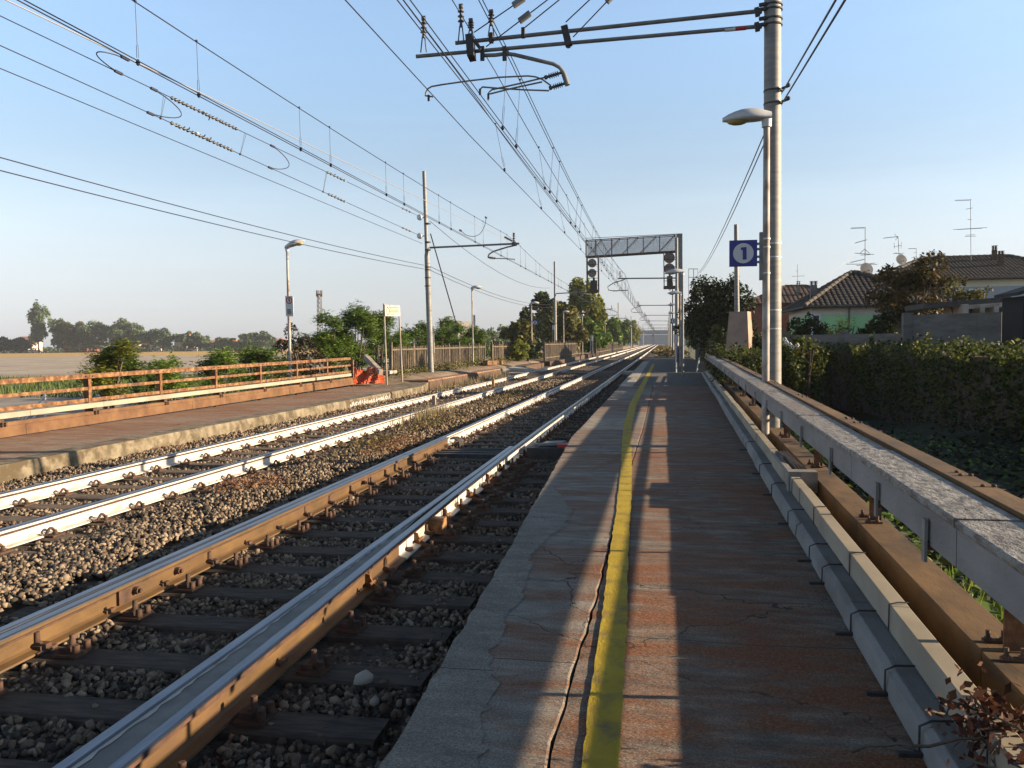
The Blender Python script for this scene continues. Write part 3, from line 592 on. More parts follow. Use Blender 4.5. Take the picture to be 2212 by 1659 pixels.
# dead vine
vt=thing('dead_vine',(1.05,2.75,.2),'tangle of dead red brown vine draped over the cream duct at the near end','vine')
b=MB(); random.seed(21); tips=[]
def squig(p,q,n,a): 
    p=Vector(p);q=Vector(q); return [p.lerp(q,i/n)+Vector((random.uniform(-a,a),random.uniform(-a,a),random.uniform(-a,a))) for i in range(n+1)]
for _ in range(30):
    s=Vector(RP(random.uniform(.9,1.25),random.uniform(2.15,2.95),random.uniform(.1,.35))); q=s+Vector((random.uniform(-.25,.12),random.uniform(-.35,.35),random.uniform(-.2,.14))); q.z=max(q.z,.05)
    pts=squig(s,q,6,.022); b.tube(pts,.004,4); tips+=pts
b.tube(squig(RP(.62,3.05,.02),RP(1.0,2.78,.24),9,.012),.006,5); b.tube(squig(RP(.72,2.75,.04),RP(1.12,2.5,.28),9,.015),.007,5); b.tube(squig(RP(.9,2.45,.06),RP(1.15,2.3,.34),9,.015),.007,5)
rpart(b,'stem','bark',vt)
def leaf_quads(C,s,asp=.55,up=.0,fold=0):
    n=len(C); N=rng.normal(size=(n,3)); N[:,2]=np.abs(N[:,2])*(1+up)+up; N/=np.linalg.norm(N,axis=1)[:,None]
    A=rng.normal(size=(n,3)); T=np.cross(N,A); T/=np.linalg.norm(T,axis=1)[:,None]; B=np.cross(N,T)
    s=np.broadcast_to(s,(n,))[:,None]
    V=np.stack([C-T*s,C+B*s*asp+N*s*.12,C+T*s,C-B*s*asp+N*s*.12],1).reshape(-1,3); return V,np.arange(4*n).reshape(-1,4)
C=np.array([tuple(t) for t in tips]); C=np.concatenate([C[rng.integers(0,len(C),260)]+rng.normal(size=(260,3))*.022, np.array(RP(1.0,2.82,.26))+rng.normal(size=(330,3))*np.array([.05,.09,.05])])
V,F=leaf_quads(C,rng.uniform(.010,.026,len(C)),.6); o=np_mesh('dry_leaves',V,F,'leaf_dead',vt); o.location=-vt.location
# ---------------------------------------------------------------- railing and duct on the opposite platform
lt=thing('railing',(-11.7,18,-.1),'orange rusted steel railing with three bars along the opposite platform','railing')
b=MB(); Y0,Y1=5.,29.1; LZ=lambda y,z: z+.0045*(y-12.5)
def lbox(b,x0,x1,y0,y1,z0,z1): b.loft([[(x0,y,LZ(y,z0)),(x1,y,LZ(y,z0)),(x1,y,LZ(y,z1)),(x0,y,LZ(y,z1))] for y in (y0,y1)]); return b
lbox(b,-11.72,-11.70,Y0,Y1,.885,.98); lbox(b,-11.80,-11.721,Y0,Y1,.965,.98); rpart(b,'top_rail','rust',lt,.004)
b=MB(); lbox(b,-11.72,-11.70,Y0,Y1,.645,.71); rpart(b,'middle_rail','rust',lt)
b=MB(); lbox(b,-11.72,-11.70,Y0,Y1,.40,.475); rpart(b,'lower_rail','rust',lt)
for i in range(10):
    y=7.55+2.42*i; b=MB(); lbox(b,-11.699,-11.685,y-.045,y+.045,.1,.88); lbox(b,-11.80,-11.70,y-.045,y-.03,-.2,.88); rpart(b,'post','rust',lt)
    b=MB()
    for dy in (-.1,.1): b.tube([(-11.69,y+dy,LZ(y,.93)),(-11.675,y+dy,LZ(y,.93))],.014,6)
    for z in (.15,.19): b.tube([(-11.60,y+.02,LZ(y,z)),(-11.57,y+.02,LZ(y,z))],.02,6); b.tube([(-11.60,y+.1,LZ(y,z)),(-11.57,y+.1,LZ(y,z))],.02,6)
    rpart(b,'bolt','rust_and_shade',lt)
b=MB(); lbox(b,-11.64,-11.62,Y0,Y1,.135,.205); lbox(b,-11.75,-11.641,Y0,Y1,.19,.205); rpart(b,'base_angle','rust_plate',lt)
b=MB()
for i in range(9):
    y=4.9+2.69*i; lbox(b,-11.625+.004*(i%2),-11.605+.004*(i%2),y,y+2.685,-.06,.132)
rpart(b,'kick_plate','rust_plate',lt,.003)
ldt=thing('cable_duct',(-11.6,18,.3),'pale cream cable duct fixed along the orange rusted railing of the opposite platform','cable duct')
b=MB(); y=Y0
while y<28.6: lbox(b,-11.68,-11.52,y,min(y+2.0,28.7)-.008,.285,.385); y+=2.
rpart(b,'channel','duct_white',ldt,.004)
for i in range(9):
    y=7.55+2.42*i; b=MB(); lbox(b,-11.69,-11.58,y-.06,y+.05,.21,.284); rpart(b,'bracket','rust_and_shade',ldt)
# white slanting pipe frames beyond that railing
pf=thing('pipe_frame',(-14,18,GZ),'white slanting pipe frames standing on the ground beyond the orange rusted railing','pipe frame')
b=MB()
for a_,c_ in (((98,852),(44,920)),((98,852),(98,884)),((62,882),(40,905)),((108,872),(70,905)),((98,884),(98,930)),((52,900),(30,935)),((80,905),(60,935))):
    b.tube([at(*a_,22),at(*c_,22)],.028,6)
o=b.build('pipe','white',pf); o.location=-pf.location
# ---------------------------------------------------------------- masts, arms, wires
def ring(b,c,r,h=.03): b.tube([Vector(c)-Vector((0,0,h/2)),Vector(c)+Vector((0,0,h/2))],r,14)
def insul(b,a,c,r=.05,n=3,core=.022):
    prof=[(0,core*1.2),(.18,core)]
    for i in range(n):
        t=.3+.45*i/max(1,n-1); prof+= [(t-.05,core),(t-.045,r),(t-.015,r*.92),(t+.02,core)]
    prof+=[(.84,core),(.86,core*1.6),(1,core*1.5)]; b.lathe(a,c,prof,12)
def P_(x,y,Y=12.): return at(x,y,Y)
mt=thing('catenary_mast',(1.54,12,GZ),'tall grey near mast with two long arms reaching over the near track','mast','overhead line masts')
cx=at(1669,500,12).x
def mpart(b,name,m,t,bev=0): o=b.build(name,m,t,bevel=bev); o.location=-t.location; return o
b=MB(); b.lathe((cx+.01,12,GZ-.2),(cx-.02,12,8.7),[(0,.128),(.5,.122),(1,.108)],24); mpart(b,'pole','steel_grey',mt)
for y_ in (12,22,42,55,197,225):
    b=MB(); z=at(1669,y_,12).z; b.tube([(cx-.005,12,z-.011),(cx-.005,12,z+.011)],.128,20); 
    if y_>100: b.bar((cx+.10,11.9,z),(cx+.2,11.9,z+.03),.03); b.ball((cx+.19,11.9,z+.04),.03,8,5)
    else: b.bar((cx-.10,11.92,z),(cx-.2,11.95,z),.05,.04)
    mpart(b,'clamp_ring','black_metal',mt)
b=MB()
for y_ in (527,556,670,710): b=MB(); z=at(1672,y_,12).z; b.tube([(cx,12,z-.008),(cx,12,z+.008)],.1255,20); mpart(b,'white_band','white',mt)
def armtube(b,pp,r,Y=12.,n=10): b.tube([at(x,y,Y) for x,y in pp],r,n)
t2=[(899,122),(1641,57)]; t1=[(984,93),(1640,24)]
b=MB(); armtube(b,t2,.028,12,12); armtube(b,t1,.03,12.12,12); mpart(b,'arm_tube','tube',mt)
b=MB(); armtube(b,[(1566,64.5),(1588,62.5)],.0295,12,12); mpart(b,'white_sleeve','white',mt)
b=MB(); armtube(b,[(1588.2,62.4),(1612,60.2)],.0295,12,12); mpart(b,'red_sleeve','red',mt)
for x,y in ((1634,57),(1634,25)): b=MB(); b.bar(at(x,y-8,11.9),at(x+3,y+10,11.9),.06); b.bar(at(x+2,y,11.9),at(x+12,y,11.9),.05); mpart(b,'arm_hinge','black_metal',mt)
b=MB(); b.bar(at(1015,80,12.0),at(1019,126,11.95),.2,.10,up=(1,0,0)); b.bar(at(1020,84,11.9),at(1038,106,11.9),.06,.04); mpart(b,'clamp_block','black_metal',mt)
b=MB(); b.bar(at(1219,57,12.),at(1229,99,12.0),.10,.10,up=(1,0,0)); b.bar(at(1227,95,12),at(1229,103,12),.05); mpart(b,'clamp_block','black_metal',mt)
for x in (1042,1090): b=MB(); b.bar(at(x,100,11.97),at(x,131,11.97),.035,.06,up=(1,0,0)); mpart(b,'arm_clip','black_metal',mt)
b=MB(); b.bar(at(1130,60,12.1),at(1130,82,12.1),.06,.05,up=(1,0,0)); mpart(b,'arm_clip','black_metal',mt); b=MB(); b.bar(at(1061,72,12.1),at(1061,92,12.1),.09,.06,up=(1,0,0)); mpart(b,'insulator_foot','black_metal',mt)
for bx,by,tx,ty in ((915,113,915,38),(996,92,995.5,12),(1017,82,1017,43),(1061,78,1061,24)):
    b=MB(); lo_=at(bx,by,12); hi=at(tx,ty,12); mid=lo_.lerp(hi,.42); insul(b,mid,hi,.05,3)
    for s in (-.045,.045): b.tube([lo_+Vector((s,0,0)),mid+Vector((s*.4,0,.02))],.01,6)
    b.bar(hi-Vector((.03,0,0)),hi+Vector((.03,0,.0)),.04); mpart(b,'post_insulator','insul',mt)
b=MB(); armtube(b,[(1040,120),(1070,119),(1092,116),(1110,118),(1195,138),(1208,145),(1217,156),(1222,170),(1225,183)],.028); armtube(b,[(1218,160),(1226,184)],.04); mpart(b,'drop_bracket','tube',mt)
b=MB(); insul(b,at(1216,156,12),at(1176,168,12),.045,5,.02); insul(b,at(1224,179,12),at(1186,191,12),.045,5,.02); mpart(b,'stay_insulator','insul',mt)
b=MB()
for pp in ([(1190,185),(1172,172),(1157,166),(1140,164),(1079,167),(1010,175),(954,183),(932,187),(924,192),(920,200),(919,208)],[(1178,167),(1120,181),(1062,194),(1056,200),(1055,217)],[(1171,177),(1110,190),(1058,203)],[(1186,196),(1130,194),(1080,191),(1042,188),(1038,192),(1037,203)],[(921,207),(936,209)]): armtube(b,pp,.0125,12,7)
mpart(b,'registration_arm','tube',mt)
b=MB()
for p in ((1055,206),(1037,196),(926,209)): b.bar(at(p[0],p[1]-4,12),at(p[0],p[1]+9,12),.03)
mpart(b,'wire_clip','black_metal',mt)
top=Vector((cx-.02,12,8.6))
for pp,ins in (((1024,70),(1123,9)),((1050,101),(1137,43)),((1133,60),None),((1222,48),None),((1238,80),(1330,3))):
    a=at(*pp,12); b=MB(); b.tube([a,top],.009,6)
    if ins: q=at(*ins,12); 
    o=mpart(b,'stay_wire','wire',mt)
    if ins:
        k=(q-a).length/(top-a).length; p=a.lerp(top,k); d=(top-a).normalized()*.10; b=MB(); b.bar(p-d,p+d,.09,.075); mpart(b,'stay_block','tube',mt,.01)
# opposite mast with its arm
def mast_l():
    t=thing('catenary_mast',at(931,796,36),'grey tubular mast with two white disc insulators behind the picket fence on the left','mast','overhead line masts')
    b0=at(931.5,800,36); tp=at(916,370,36); b=MB(); b.lathe(b0-Vector((0,0,.5)),tp,[(0,.135),(.1,.135),(.52,.125),(.6,.12),(.62,.09),(1,.085)],18); mpart(b,'pole','steel_grey',t)
    b=MB(); armtube(b,[(928,535),(1122,526)],.045,36); armtube(b,[(1117,529),(1095,534),(1066,543),(1057,549),(1054,555)],.035,36); armtube(b,[(1068,558),(1095,559),(1112,560),(1112,563)],.022,36); mpart(b,'arm_tube','tube',t)
    b=MB(); insul(b,at(1054,556,36),at(1070,558,36),.07,4,.03); insul(b,at(1110,527,36),at(1110,503,36),.08,3,.035); b.bar(at(1106,527,36),at(1115,527,36),.16); insul(b,at(1107,521,36),at(1090,512,36),.06,4,.03); mpart(b,'insulator','insul',t)
    for y in (470,510): 
        b=MB(); c=at(909,y,36); b.lathe(c+Vector((-.05,-.12,0)),c+Vector((.02,.1,0)),[(0,.02),(.05,.13),(.35,.14),(.6,.1),(.65,.05),(1,.04)],14); b.bar(c,c+Vector((.25,0,0)),.05); mpart(b,'disc_insulator','insul_w',t)
    b=MB(); 
    for y in (483,523,540,577,583,600,618): c=at(924,y,36); b.tube([c-Vector((0,0,.025)),c+Vector((0,0,.025))],.14,14)
    mpart(b,'clamp_ring','black_metal',t)
    b=MB(); c=at(936,720,35.86); b.bar(c,c-Vector((0,0,.9)),.06,.02); mpart(b,'number_plate','white',t)
    return t
mast_l()
gw=MB(); a=at(930,505,36); c=at(985,697,39); gw.tube([a,c],.03,6); tag(gw.build('guy_wire','wire'),'thick dark guy wire leaning from the left mast down into the bushes','wire')
def far_mast(x,y,side,h,loc_z,label,armz=6.1,reach=3.7):
    t=thing('catenary_mast',(x,y,loc_z),label,'mast','overhead line masts')
    b=MB(); b.lathe((0,0,-.4),(0,0,h),[(0,.15),(.6,.135),(.62,.105),(1,.1)],12); b.build('pole','steel_grey',t)
    s=side; az=armz-loc_z; b=MB(); b.tube([(0,0,az),(s*reach,0,az+.08)],.05,8); b.tube([(s*(reach-.5),0,az),(s*(reach+.35),0,az-.25),(s*(reach+.75),0,az-.5),(s*(reach+.7),0,az-.75),(s*(reach+.3),0,az-.82),(s*(reach-.7),0,az-.8)],.035,7)
    b.build('arm_tube','tube',t)
    b=MB(); insul(b,(s*(reach-.15),0,az+.05),(s*(reach-.15),0,az+.6),.07,3,.03); insul(b,(s*reach,0,az-.82),(s*(reach+.35),0,az-.82),.06,3,.03); b.build('insulator','insul',t)
    return t
LM=[(75,(1200,762),565+0,'left mast standing right after the number 2 sign, above the fence'),(115,(1288,751),620,'left mast with a striped lower pole below the hanging signal'),(160,(1336,744),654,'left mast just beyond the big green trees, before the overpass'),(205,(1363.6,744),685.5,'fifth mast on the left, in front of low bushes'),(255,(1379,742),694,'sixth mast on the left, near the grey overpass'),(310,(1389,740),700,'seventh mast on the left, small against the grey overpass')]
ymap={}
for Y,(bx,by),ty,lab in LM:
    p=at(bx,by,Y); tp=at(bx,ty if Y!=75 else 565,Y); x=-10.3
    if Y==75: tp=at(1195,565,75)
    far_mast(p.x,Y,1,max(7.6,tp.z-.3) if Y!=115 else 9.0,.3,lab,reach=abs(-6.9-p.x))
RM=[(60,1462,'mast on the right behind the signal post, over the near track'),(105,1453.5,'second mast on the right, beside the small blue 1 sign'),(145,1449,'third mast on the right, beyond the small blue 1 sign'),(185,1446,'fourth mast on the right, thin against the overpass'),(230,1445,'fifth mast on the right, before the overpass'),(280,1443,'last mast on the right at the overpass')]
for Y,px,lab in RM:
    x=at(px,700,Y).x; far_mast(x,Y,-1,9.0 if Y<120 else 8.4,.0,lab,reach=x+3.2)
p=at(1429,720,150)
# overhead wires: messenger, contact pair and droppers of one track
def cat_z(y,sup,z,sag):
    for a,b_ in zip(sup[:-1],sup[1:]):
        if a<=y<=b_: t=(y-a)/(b_-a); return z-sag*4*t*(1-t)
    return z
def overhead(name,label,xf,zc,zm,sup,sag,y0,y1,dsp,d0,pair=True,mess=1,rw=.0075,xm=None):
    t=thing(name,(xf(12.),12,zc),label,'overhead wire','overhead wires'); xm=xm or xf
    ys=list(np.arange(y0,y1,3.)); zf=(lambda y:cat_z(y,sup,zm(y) if callable(zm) else zm,sag(y) if callable(sag) else sag))
    for k in range(mess): b=MB(); b.tube([(xm(y)+.05*k,y,zf(y)+.01*k) for y in ys],rw*1.1,6); mpart(b,'messenger_wire','wire',t)
    for k in range(2 if pair else 1): b=MB(); b.tube([(xf(y)+.07*k,y,zc) for y in np.arange(y0,y1,12.)],rw,6); mpart(b,'contact_wire','wire',t)
    far=MB(); y=d0; i=0
    while y<y1:
        a=(xm(y)+.02,y,zf(y)); c=(xf(y)+.03,y,zc)
        b=MB() if i<26 else far
        if y<60:
            q=Vector(a).lerp(Vector(c),.72); b.tube([a,q],.0045,4); b.tube([q+Vector((-.012,0,0)),(c[0]-.014,y,zc+.06)],.004,4); b.tube([q+Vector((.012,0,0)),(c[0]+.014,y,zc+.06)],.004,4); b.ball(c,.03,6,4,(1,1,1.5)); b.ball(a,.022,6,4)
        else: b.tube([a,c],.007,4)
        if i<26: mpart(b,'dropper','wire',t)
        y+=dsp[i%len(dsp)]; i+=1
    if far.v: o=mpart(far,'distant_droppers','wire',t); o['kind']='stuff'
SUPL=[-8,36,75,115,160,205,255,310,370]; SUPR=[-36,12,60,105,145,185,230,280,340]
overhead('overhead_line','overhead wires of the far track, sloping from top left to the left masts',lambda y:-6.72,5.22,6.32,SUPL,lambda y:.33 if y<36 else .62,2,350,(1.4,3.4),9.6)
overhead('overhead_line','overhead wires over the near track held by the lowest long registration arm',lambda y:np.interp(y,[-40,12,60,400],[-3.0,-3.36,-2.95,-3.1]),5.2,6.36,SUPR,.5,2,340,(5.,),17,pair=False,xm=lambda y:np.interp(y,[-40,12,60,400],[-3.3,-3.55,-2.98,-3.1]))
overhead('overhead_line','double overhead wires over the near track held by the paired short arms',lambda y:np.interp(y,[-40,12,60,105,400],[-2.75,-2.66,-2.78,-3.0,-3.0]),5.14,6.46,SUPR,.55,2,340,(1.3,4.6),13.5,mess=2,xm=lambda y:np.interp(y,[-40,12,60,105,400],[-2.6,-2.56,-2.7,-2.95,-2.95]))
overhead('overhead_line','thin overhead wires on the short middle insulator of the right mast arm',lambda y:np.interp(y,[-40,12,60,400],[-3.0,-2.72,-2.86,-3.0]),5.16,6.34,SUPR,.45,2,340,(5.6,),19,pair=False,xm=lambda y:np.interp(y,[-40,12,60,400],[-3.1,-2.86,-2.9,-3.0]))
def wire(pts,lab,r=.0085,m='wire',name='feeder_wire',sag=0.,grp='feeder wires on the left masts'):
    b=MB(); out=[]
    pts=[Vector(p) for p in pts]
    for a,c in zip(pts[:-1],pts[1:]):
        for i in range(10): t=i/10; p=a.lerp(c,t); p.z-=sag*4*t*(1-t); out.append(p)
    out.append(pts[-1]); b.tube(out,r,6); o=b.build(name,m); return tag(o,lab,'wire',grp),out
w1,p1=wire([at(-40,15,12.2),at(905,467,36)],'left feeder wire ending at the upper disc insulator, with beads',.0095)
w2,p2=wire([at(-40,80,12.2),at(905,508,36)],'left feeder wire ending at the lower disc insulator, with beads',.0095)
wire([at(-40,131,12.2),at(912,526,36)],'plain left feeder wire just below the two beaded ones',.009)
wire([at(-20,-16,8.),at(1104,522,36)],'thin pale earth wire running above the beaded feeder wires',.008,'wire_light')
wire([at(-40,329,12.4),at(916,573,36)],'upper one of the two low sagging wires left of the left mast',.011,sag=.12)
wire([at(-40,358,12.4),at(916,581,36)],'lower one of the two low sagging wires left of the left mast',.011,sag=.12)
wire([at(930,576,36),at(1190,658,75)],'upper sagging wire between the first two left masts',.012,sag=.5); wire([at(930,584,36),at(1190,664,75)],'lower sagging wire between the first two left masts',.012,sag=.5)
wire([at(928,477,36),at(1190,622,75)],'long sagging wire from the left mast toward the tall trees',.012,sag=.9)
wire([at(1692,196,12),at(1840,-60,6)],'right feeder wire rising from the upper clamp of the right mast to the top edge',.011,grp='feeder wires on the right mast')
wire([at(1689,224,12),at(1862,-60,6)],'right feeder wire rising from the lower clamp of the right mast to the top edge',.011,grp='feeder wires on the right mast')
wire([at(1690,197,12),at(1508,590,60)],'right feeder wire falling from the upper clamp of the right mast past the dark tree',.011,sag=.35,grp='feeder wires on the right mast')
wire([at(1688,226,12),at(1511,590,60)],'right feeder wire falling from the lower clamp of the right mast past the dark tree',.011,sag=.35,grp='feeder wires on the right mast')
def on(pts,px):       # point of a wire nearest a photo column
    best=None
    for a,c in zip(pts[:-1],pts[1:]):
        for i in range(20):
            p=a.lerp(c,i/20); d=p-CAM; sx=CW/2+CF*d.dot(CR)/d.dot(CFW)
            if best is None or abs(sx-px)<best[0]: best=(abs(sx-px),p)
    return best[1].copy()
def beads(pts,x0,x1,n,lab):
    b=MB(); a=on(pts,x0); c=on(pts,x1); b.tube([a,c],.016,6); d=(c-a).normalized(); random.seed(n)
    for i in range(n):
        p=a.lerp(c,(i+.5)/n+random.uniform(-.012,.012)); b.lathe(p-d*.07,p+d*.07,[(0,.012),(.2,.022),(.35,.047),(.6,.036),(.8,.018),(1,.012)],7)
        s=Vector((random.uniform(-1,1),random.uniform(-1,1),random.uniform(-1,1))); b.bar(p,p+s*.085,.022,.016)
    tag(b.build('bead_string','insul'),lab,'insulator','beaded insulator strings')
beads(p1,368,512,19,'long pale beaded insulator string on the upper left feeder wire'); beads(p2,370,506,17,'long pale beaded insulator string on the lower left feeder wire')
beads(p1,706,748,6,'short beaded string farther along the upper left feeder wire'); beads(p2,708,746,6,'short beaded string farther along the lower left feeder wire')
beads(p1,868,888,3,'small fitting on the upper feeder wire before the disc insulator'); beads(p2,868,888,3,'small fitting on the lower feeder wire before the disc insulator')
def loop(a,c,bul,lab):
    b=MB(); a=Vector(a);c=Vector(c); pts=[]
    for i in range(13):
        t=i/12; p=a.lerp(c,t)+Vector(bul)*math.sin(PI*t)**.7; pts.append(p)
    b.tube(pts,.012,6); b.bar(a-Vector((.0,.12,0)),a+Vector((0,.12,0)),.05); b.bar(c-Vector((.0,.12,0)),c+Vector((0,.12,0)),.05); tag(b.build('jumper_loop','wire'),lab,'jumper wire','jumper loops between wires')
d1=(p1[-1]-p1[0]).normalized()
w0=at(270,127,14.5)
loop(at(270,126,15.2),on(p1,254),-d1*.75+Vector((0,0,.0)),'black jumper loop joining the pale earth wire to the upper beaded wire')
loop(on(p1,333),on(p2,324),d1*1.1,'jumper loop joining the two feeder wires left of the bead strings'); loop(on(p1,588),on(p2,584),d1*1.1,'jumper loop joining the two feeder wires right of the bead strings')
b=MB()
for x in (354,527,706): a=on(p1,x);c=on(p2,x-9); b.tube([a,c],.006,4); b.tube([a+Vector((0,.08,0)),c+Vector((0,.02,0))],.006,4); b.ball(c,.035,6,4)
tag(b.build('wire_spacer','wire'),'thin vertical spacer wires between the two beaded feeder wires','wire spacer')
a=at(1050,470,31.5); loop(a,at(995,498,27.5),Vector((0,.6,-.35)),'slack jumper cable hanging from the far track wires near the left mast')
# ---------------------------------------------------------------- lamps and signs
def lamp_parts(t,h,s,post_r=.048,tilt=0.,m='lampgrey',L=.62,scale=1.):
    b=MB(); b.tube([(0,0,-.5),(0,0,h*.45),(.0,0,h-.12)],[post_r*1.05,post_r,post_r*.85],12); b.build('lamp_post',m,t)
    b=MB(); secs=[]; n=9; ang=[PI*k/8 for k in range(9)]
    W_=[.07,.10,.135,.16,.17,.16,.13,.085,.02]; T_=[.07,.10,.13,.14,.14,.13,.105,.07,.02]
    for i in range(9):
        u=-.06+(L+.06)*i/8; x=s*u; z0=h-.06+u*tilt+.01*i/8; w=W_[i]*scale; tt=T_[i]*scale
        top=[(x,-w*math.cos(a),z0+tt*math.sin(a)) for a in ang]; bot=[(x,w*.9,z0-.035),(x,-w*.9,z0-.035)]
        secs.append(top+bot)
    b.loft(secs,smooth=True); b.lathe((0,0,h-.2),(0,0,h-.03),[(0,post_r*1.3),(1,post_r*1.4)],10); b.build('lamp_head','lamphead',t)
    b=MB(); b.ball((s*L*.66,0,h-.085+L*.66*tilt),.13*scale,12,7,(1.35,.82,.55)); b.build('lamp_bowl','lampbowl',t)
def lamp(px,py,Y,htop,s,label,tilt=0.,grp='platform lamps',gz_=None,**k):
    p=at(px,py,Y); t=thing('platform_lamp',p,label,'lamp',grp); lamp_parts(t,htop-p.z,s,tilt=tilt,**k); return t
zc=lambda x,y,Y: at(x,y,Y).z
p=at(1654,800,11.3)
t=thing('platform_lamp',(p.x,11.3,-.2),'tall platform lamp with yellowed bowl standing directly against the near right mast','lamp','platform lamps')
lamp_parts(t,zc(1654,232,11.3)+.2-.06,-1,post_r=.049,tilt=-.02,L=.57,scale=.84)
b=MB(); 
for y in (516,534,590): z=zc(1654,y,11.3)+.2; b.tube([(0,0,z-.01),(0,0,z+.01)],.055,12)
b.build('post_clamp','white',t)
lamp(627,800,25.5,zc(615,530,25.5),1,'platform lamp with upturned head behind the orange rusted railing, notice on its post',tilt=.30)
lamp(1022,793,48,zc(1024,620,48),1,'platform lamp beside the picket fence right of the left mast',tilt=.05)
lamp(1149,760,63,zc(1148,654,63),1,'platform lamp on the left carrying the dark number 2 sign',tilt=.05)
lamp(1218,762,80,zc(1218,673,80),1,'platform lamp on the left just before the big green trees',tilt=.05)
lamp(1258.5,758,89,zc(1258,680,89),.3,'slim platform lamp seen end on below the left signal')
lamp(1308,752,136,zc(1308,699,136),.3,'first of two thin far lamps on the left beyond the striped mast'); lamp(1324,748,150,zc(1324,700,150),.3,'second of two thin far lamps on the left beyond the striped mast')
lamp(1475,822,34.5,zc(1475,584,34.5),-1,'dark platform lamp on the right with its head in front of the signal post',tilt=-.03,m='tube',L=.72)
lamp(1470,790,49,zc(1470,631,49),-1,'pale headed platform lamp right under the right signal',L=.75)
lamp(1463,770,65,zc(1463,657,65),-1,'platform lamp right behind the blue number 1 sign far along the platform',L=.75)
lamp(1459,760,85,zc(1459,675,85),-1,'last platform lamp visible on the right, above the small blue 1 sign',L=.75)
ONE=[(-.12,.28),(.15,.30),(.15,-.31),(-.03,-.32),(-.03,.16),(-.12,.155)]
TWO=[(-.22,.12),(-.2,.25),(-.08,.33),(.1,.33),(.21,.24),(.22,.1),(.14,-.04),(-.03,-.18),(.23,-.18),(.23,-.32),(-.25,-.32),(-.25,-.2),(.02,.03),(.07,.13),(.05,.2),(-.02,.21),(-.07,.17),(-.08,.1)]
def circ(r,n=28,cx=0,cz=0): return [(cx+r*math.cos(2*PI*i/n),cz+r*math.sin(2*PI*i/n)) for i in range(n)]
def number_sign(c,w,h,digit,label,yaw=0.,r=None,bracket=None):
    t=thing('number_sign',c,label,'number sign','platform number signs'); t.rotation_euler=(0,0,yaw); r=r or w*.37
    b=MB(); b.box(-w/2,w/2,0,.035,-h/2,h/2); b.build('panel','blue',t,bevel=.006)
    b=MB(); b.prism(circ(r),'y',-.004,-.001); b.build('disc','signgrey',t)
    b=MB(); poly=[(x*2*r*1.02,z*2*r*1.02) for x,z in digit]
    if digit is TWO:
        q=poly; b.add([(x,-.0075,z) for x,z in q],[tuple(range(len(q)))])
    else: b.prism(poly,'y',-.0075,-.0045)
    b.build('digit','blue',t)
    if bracket: b=MB(); bracket(b); b.build('bracket','tube',t)
    return t
c=at(1605.7,547,11.15); w=(at(1636,547,11.15)-at(1575.6,547,11.15)).x
def br(b):
    for z in (.12,-.12,.05,-.05): b.box(w/2,w/2+.035,.0,.03,z-.015,z+.015)
    b.box(w/2+.03,w/2+.075,-.01,.05,-.36,.27)
number_sign((c.x,c.y,c.z),w,w*.97,ONE,'large square blue sign with a 1 in a white disc by the near lamp',yaw=R(1.5),bracket=br)
c=at(1454.8,693.5,64.5); number_sign(c,.42,.40,ONE,'tiny dark blue sign with a 1 in a white disc far along the near platform')
c=at(1155.6,697,62.8); number_sign(c,.42,.40,TWO,'small dark sign with a 2 in a white disc on a left platform lamp')
b=MB(); c=at(1457,709,60); b.box(c.x-.2,c.x+.2,60,60.04,c.z-.2,c.z+.2); o=b.build('sign_back','conc_dark'); tag(o,'plain grey square sign under the tiny blue 1 sign','sign')
def notice(name,TL,TR,BL,label,draw,m='white',grp=None):
    # flat board spanned by three corners; draw() gets a function placing strokes in board units
    TL,TR,BL=Vector(TL),Vector(TR),Vector(BL); t=thing(name,TL,label,'notice sign',grp); ex=TR-TL; ey=BL-TL; n=ex.cross(ey).normalized(); 
    if n.dot(CAM-TL)<0: n=-n
    b=MB(); P=lambda u,v,d=0: ex*u+ey*v+n*d
    b.add([P(0,0),P(1,0),P(1,1),P(0,1),P(0,0,-.02),P(1,0,-.02),P(1,1,-.02),P(0,1,-.02)],[(0,1,2,3),(7,6,5,4),(0,4,5,1),(1,5,6,2),(2,6,7,3),(3,7,4,0)]); b.build('board',m,t)
    def stroke(pp,wd,mm,nm):
        b=MB()
        for a,c in zip(pp[:-1],pp[1:]): b.bar(P(*a,.004),P(*c,.004),wd,.004,up=tuple(n) if abs(n.z)<.99 else (1,0,0))
        b.build(nm,mm,t)
    draw(stroke,P,t); return t
def d1_(st,P,t):
    asp=.33/.82
    cir=[(.5+.36*math.cos(a),.22+.36*.42*math.sin(a)) for a in [2*PI*i/18 for i in range(19)]]
    st(cir,.035,'red','ring'); st([(.5,.13),(.5,.2)],.04,'ink','figure'); st([(.42,.2),(.56,.2),(.5,.27)],.045,'red','figure'); st([(.45,.28),(.62,.31)],.03,'yellow_ink','figure')
    for i,u in enumerate((.8,.62,.78,.85,.7,.75)): st([(.2,.66+.045*i),(.2+u*.7,.66+.045*i)],.02,'ink','text_line')
p0=25.42
notice('notice_board',at(616,639,p0),at(632.6,639.5,p0),at(617.6,683,p0),'tall white notice with red ring on the lamp post behind the orange railing',d1_,grp='notices on posts')
def d2_(st,P,t):
    cir=[(.17+.09*math.cos(a),.55+.33*math.sin(a)) for a in [2*PI*i/18 for i in range(19)]]
    st(cir,.045,'ink','ring'); st([(.17,.38),(.17,.75)],.03,'ink','figure')
    for i,(u,v) in enumerate(((.28,.92),(.28,.93),(.28,.9),(.28,.93),(.28,.92),(.28,.62))): st([(u,.22+.125*i),(v,.22+.125*i)],.03,'ink','text_line')
ti=notice('info_board',at(831.3,658.5,30),at(863.5,659.5,31.2),at(832.3,682.5,30),'cream board with oval symbol and lines of text on two thin posts',d2_,'cream')
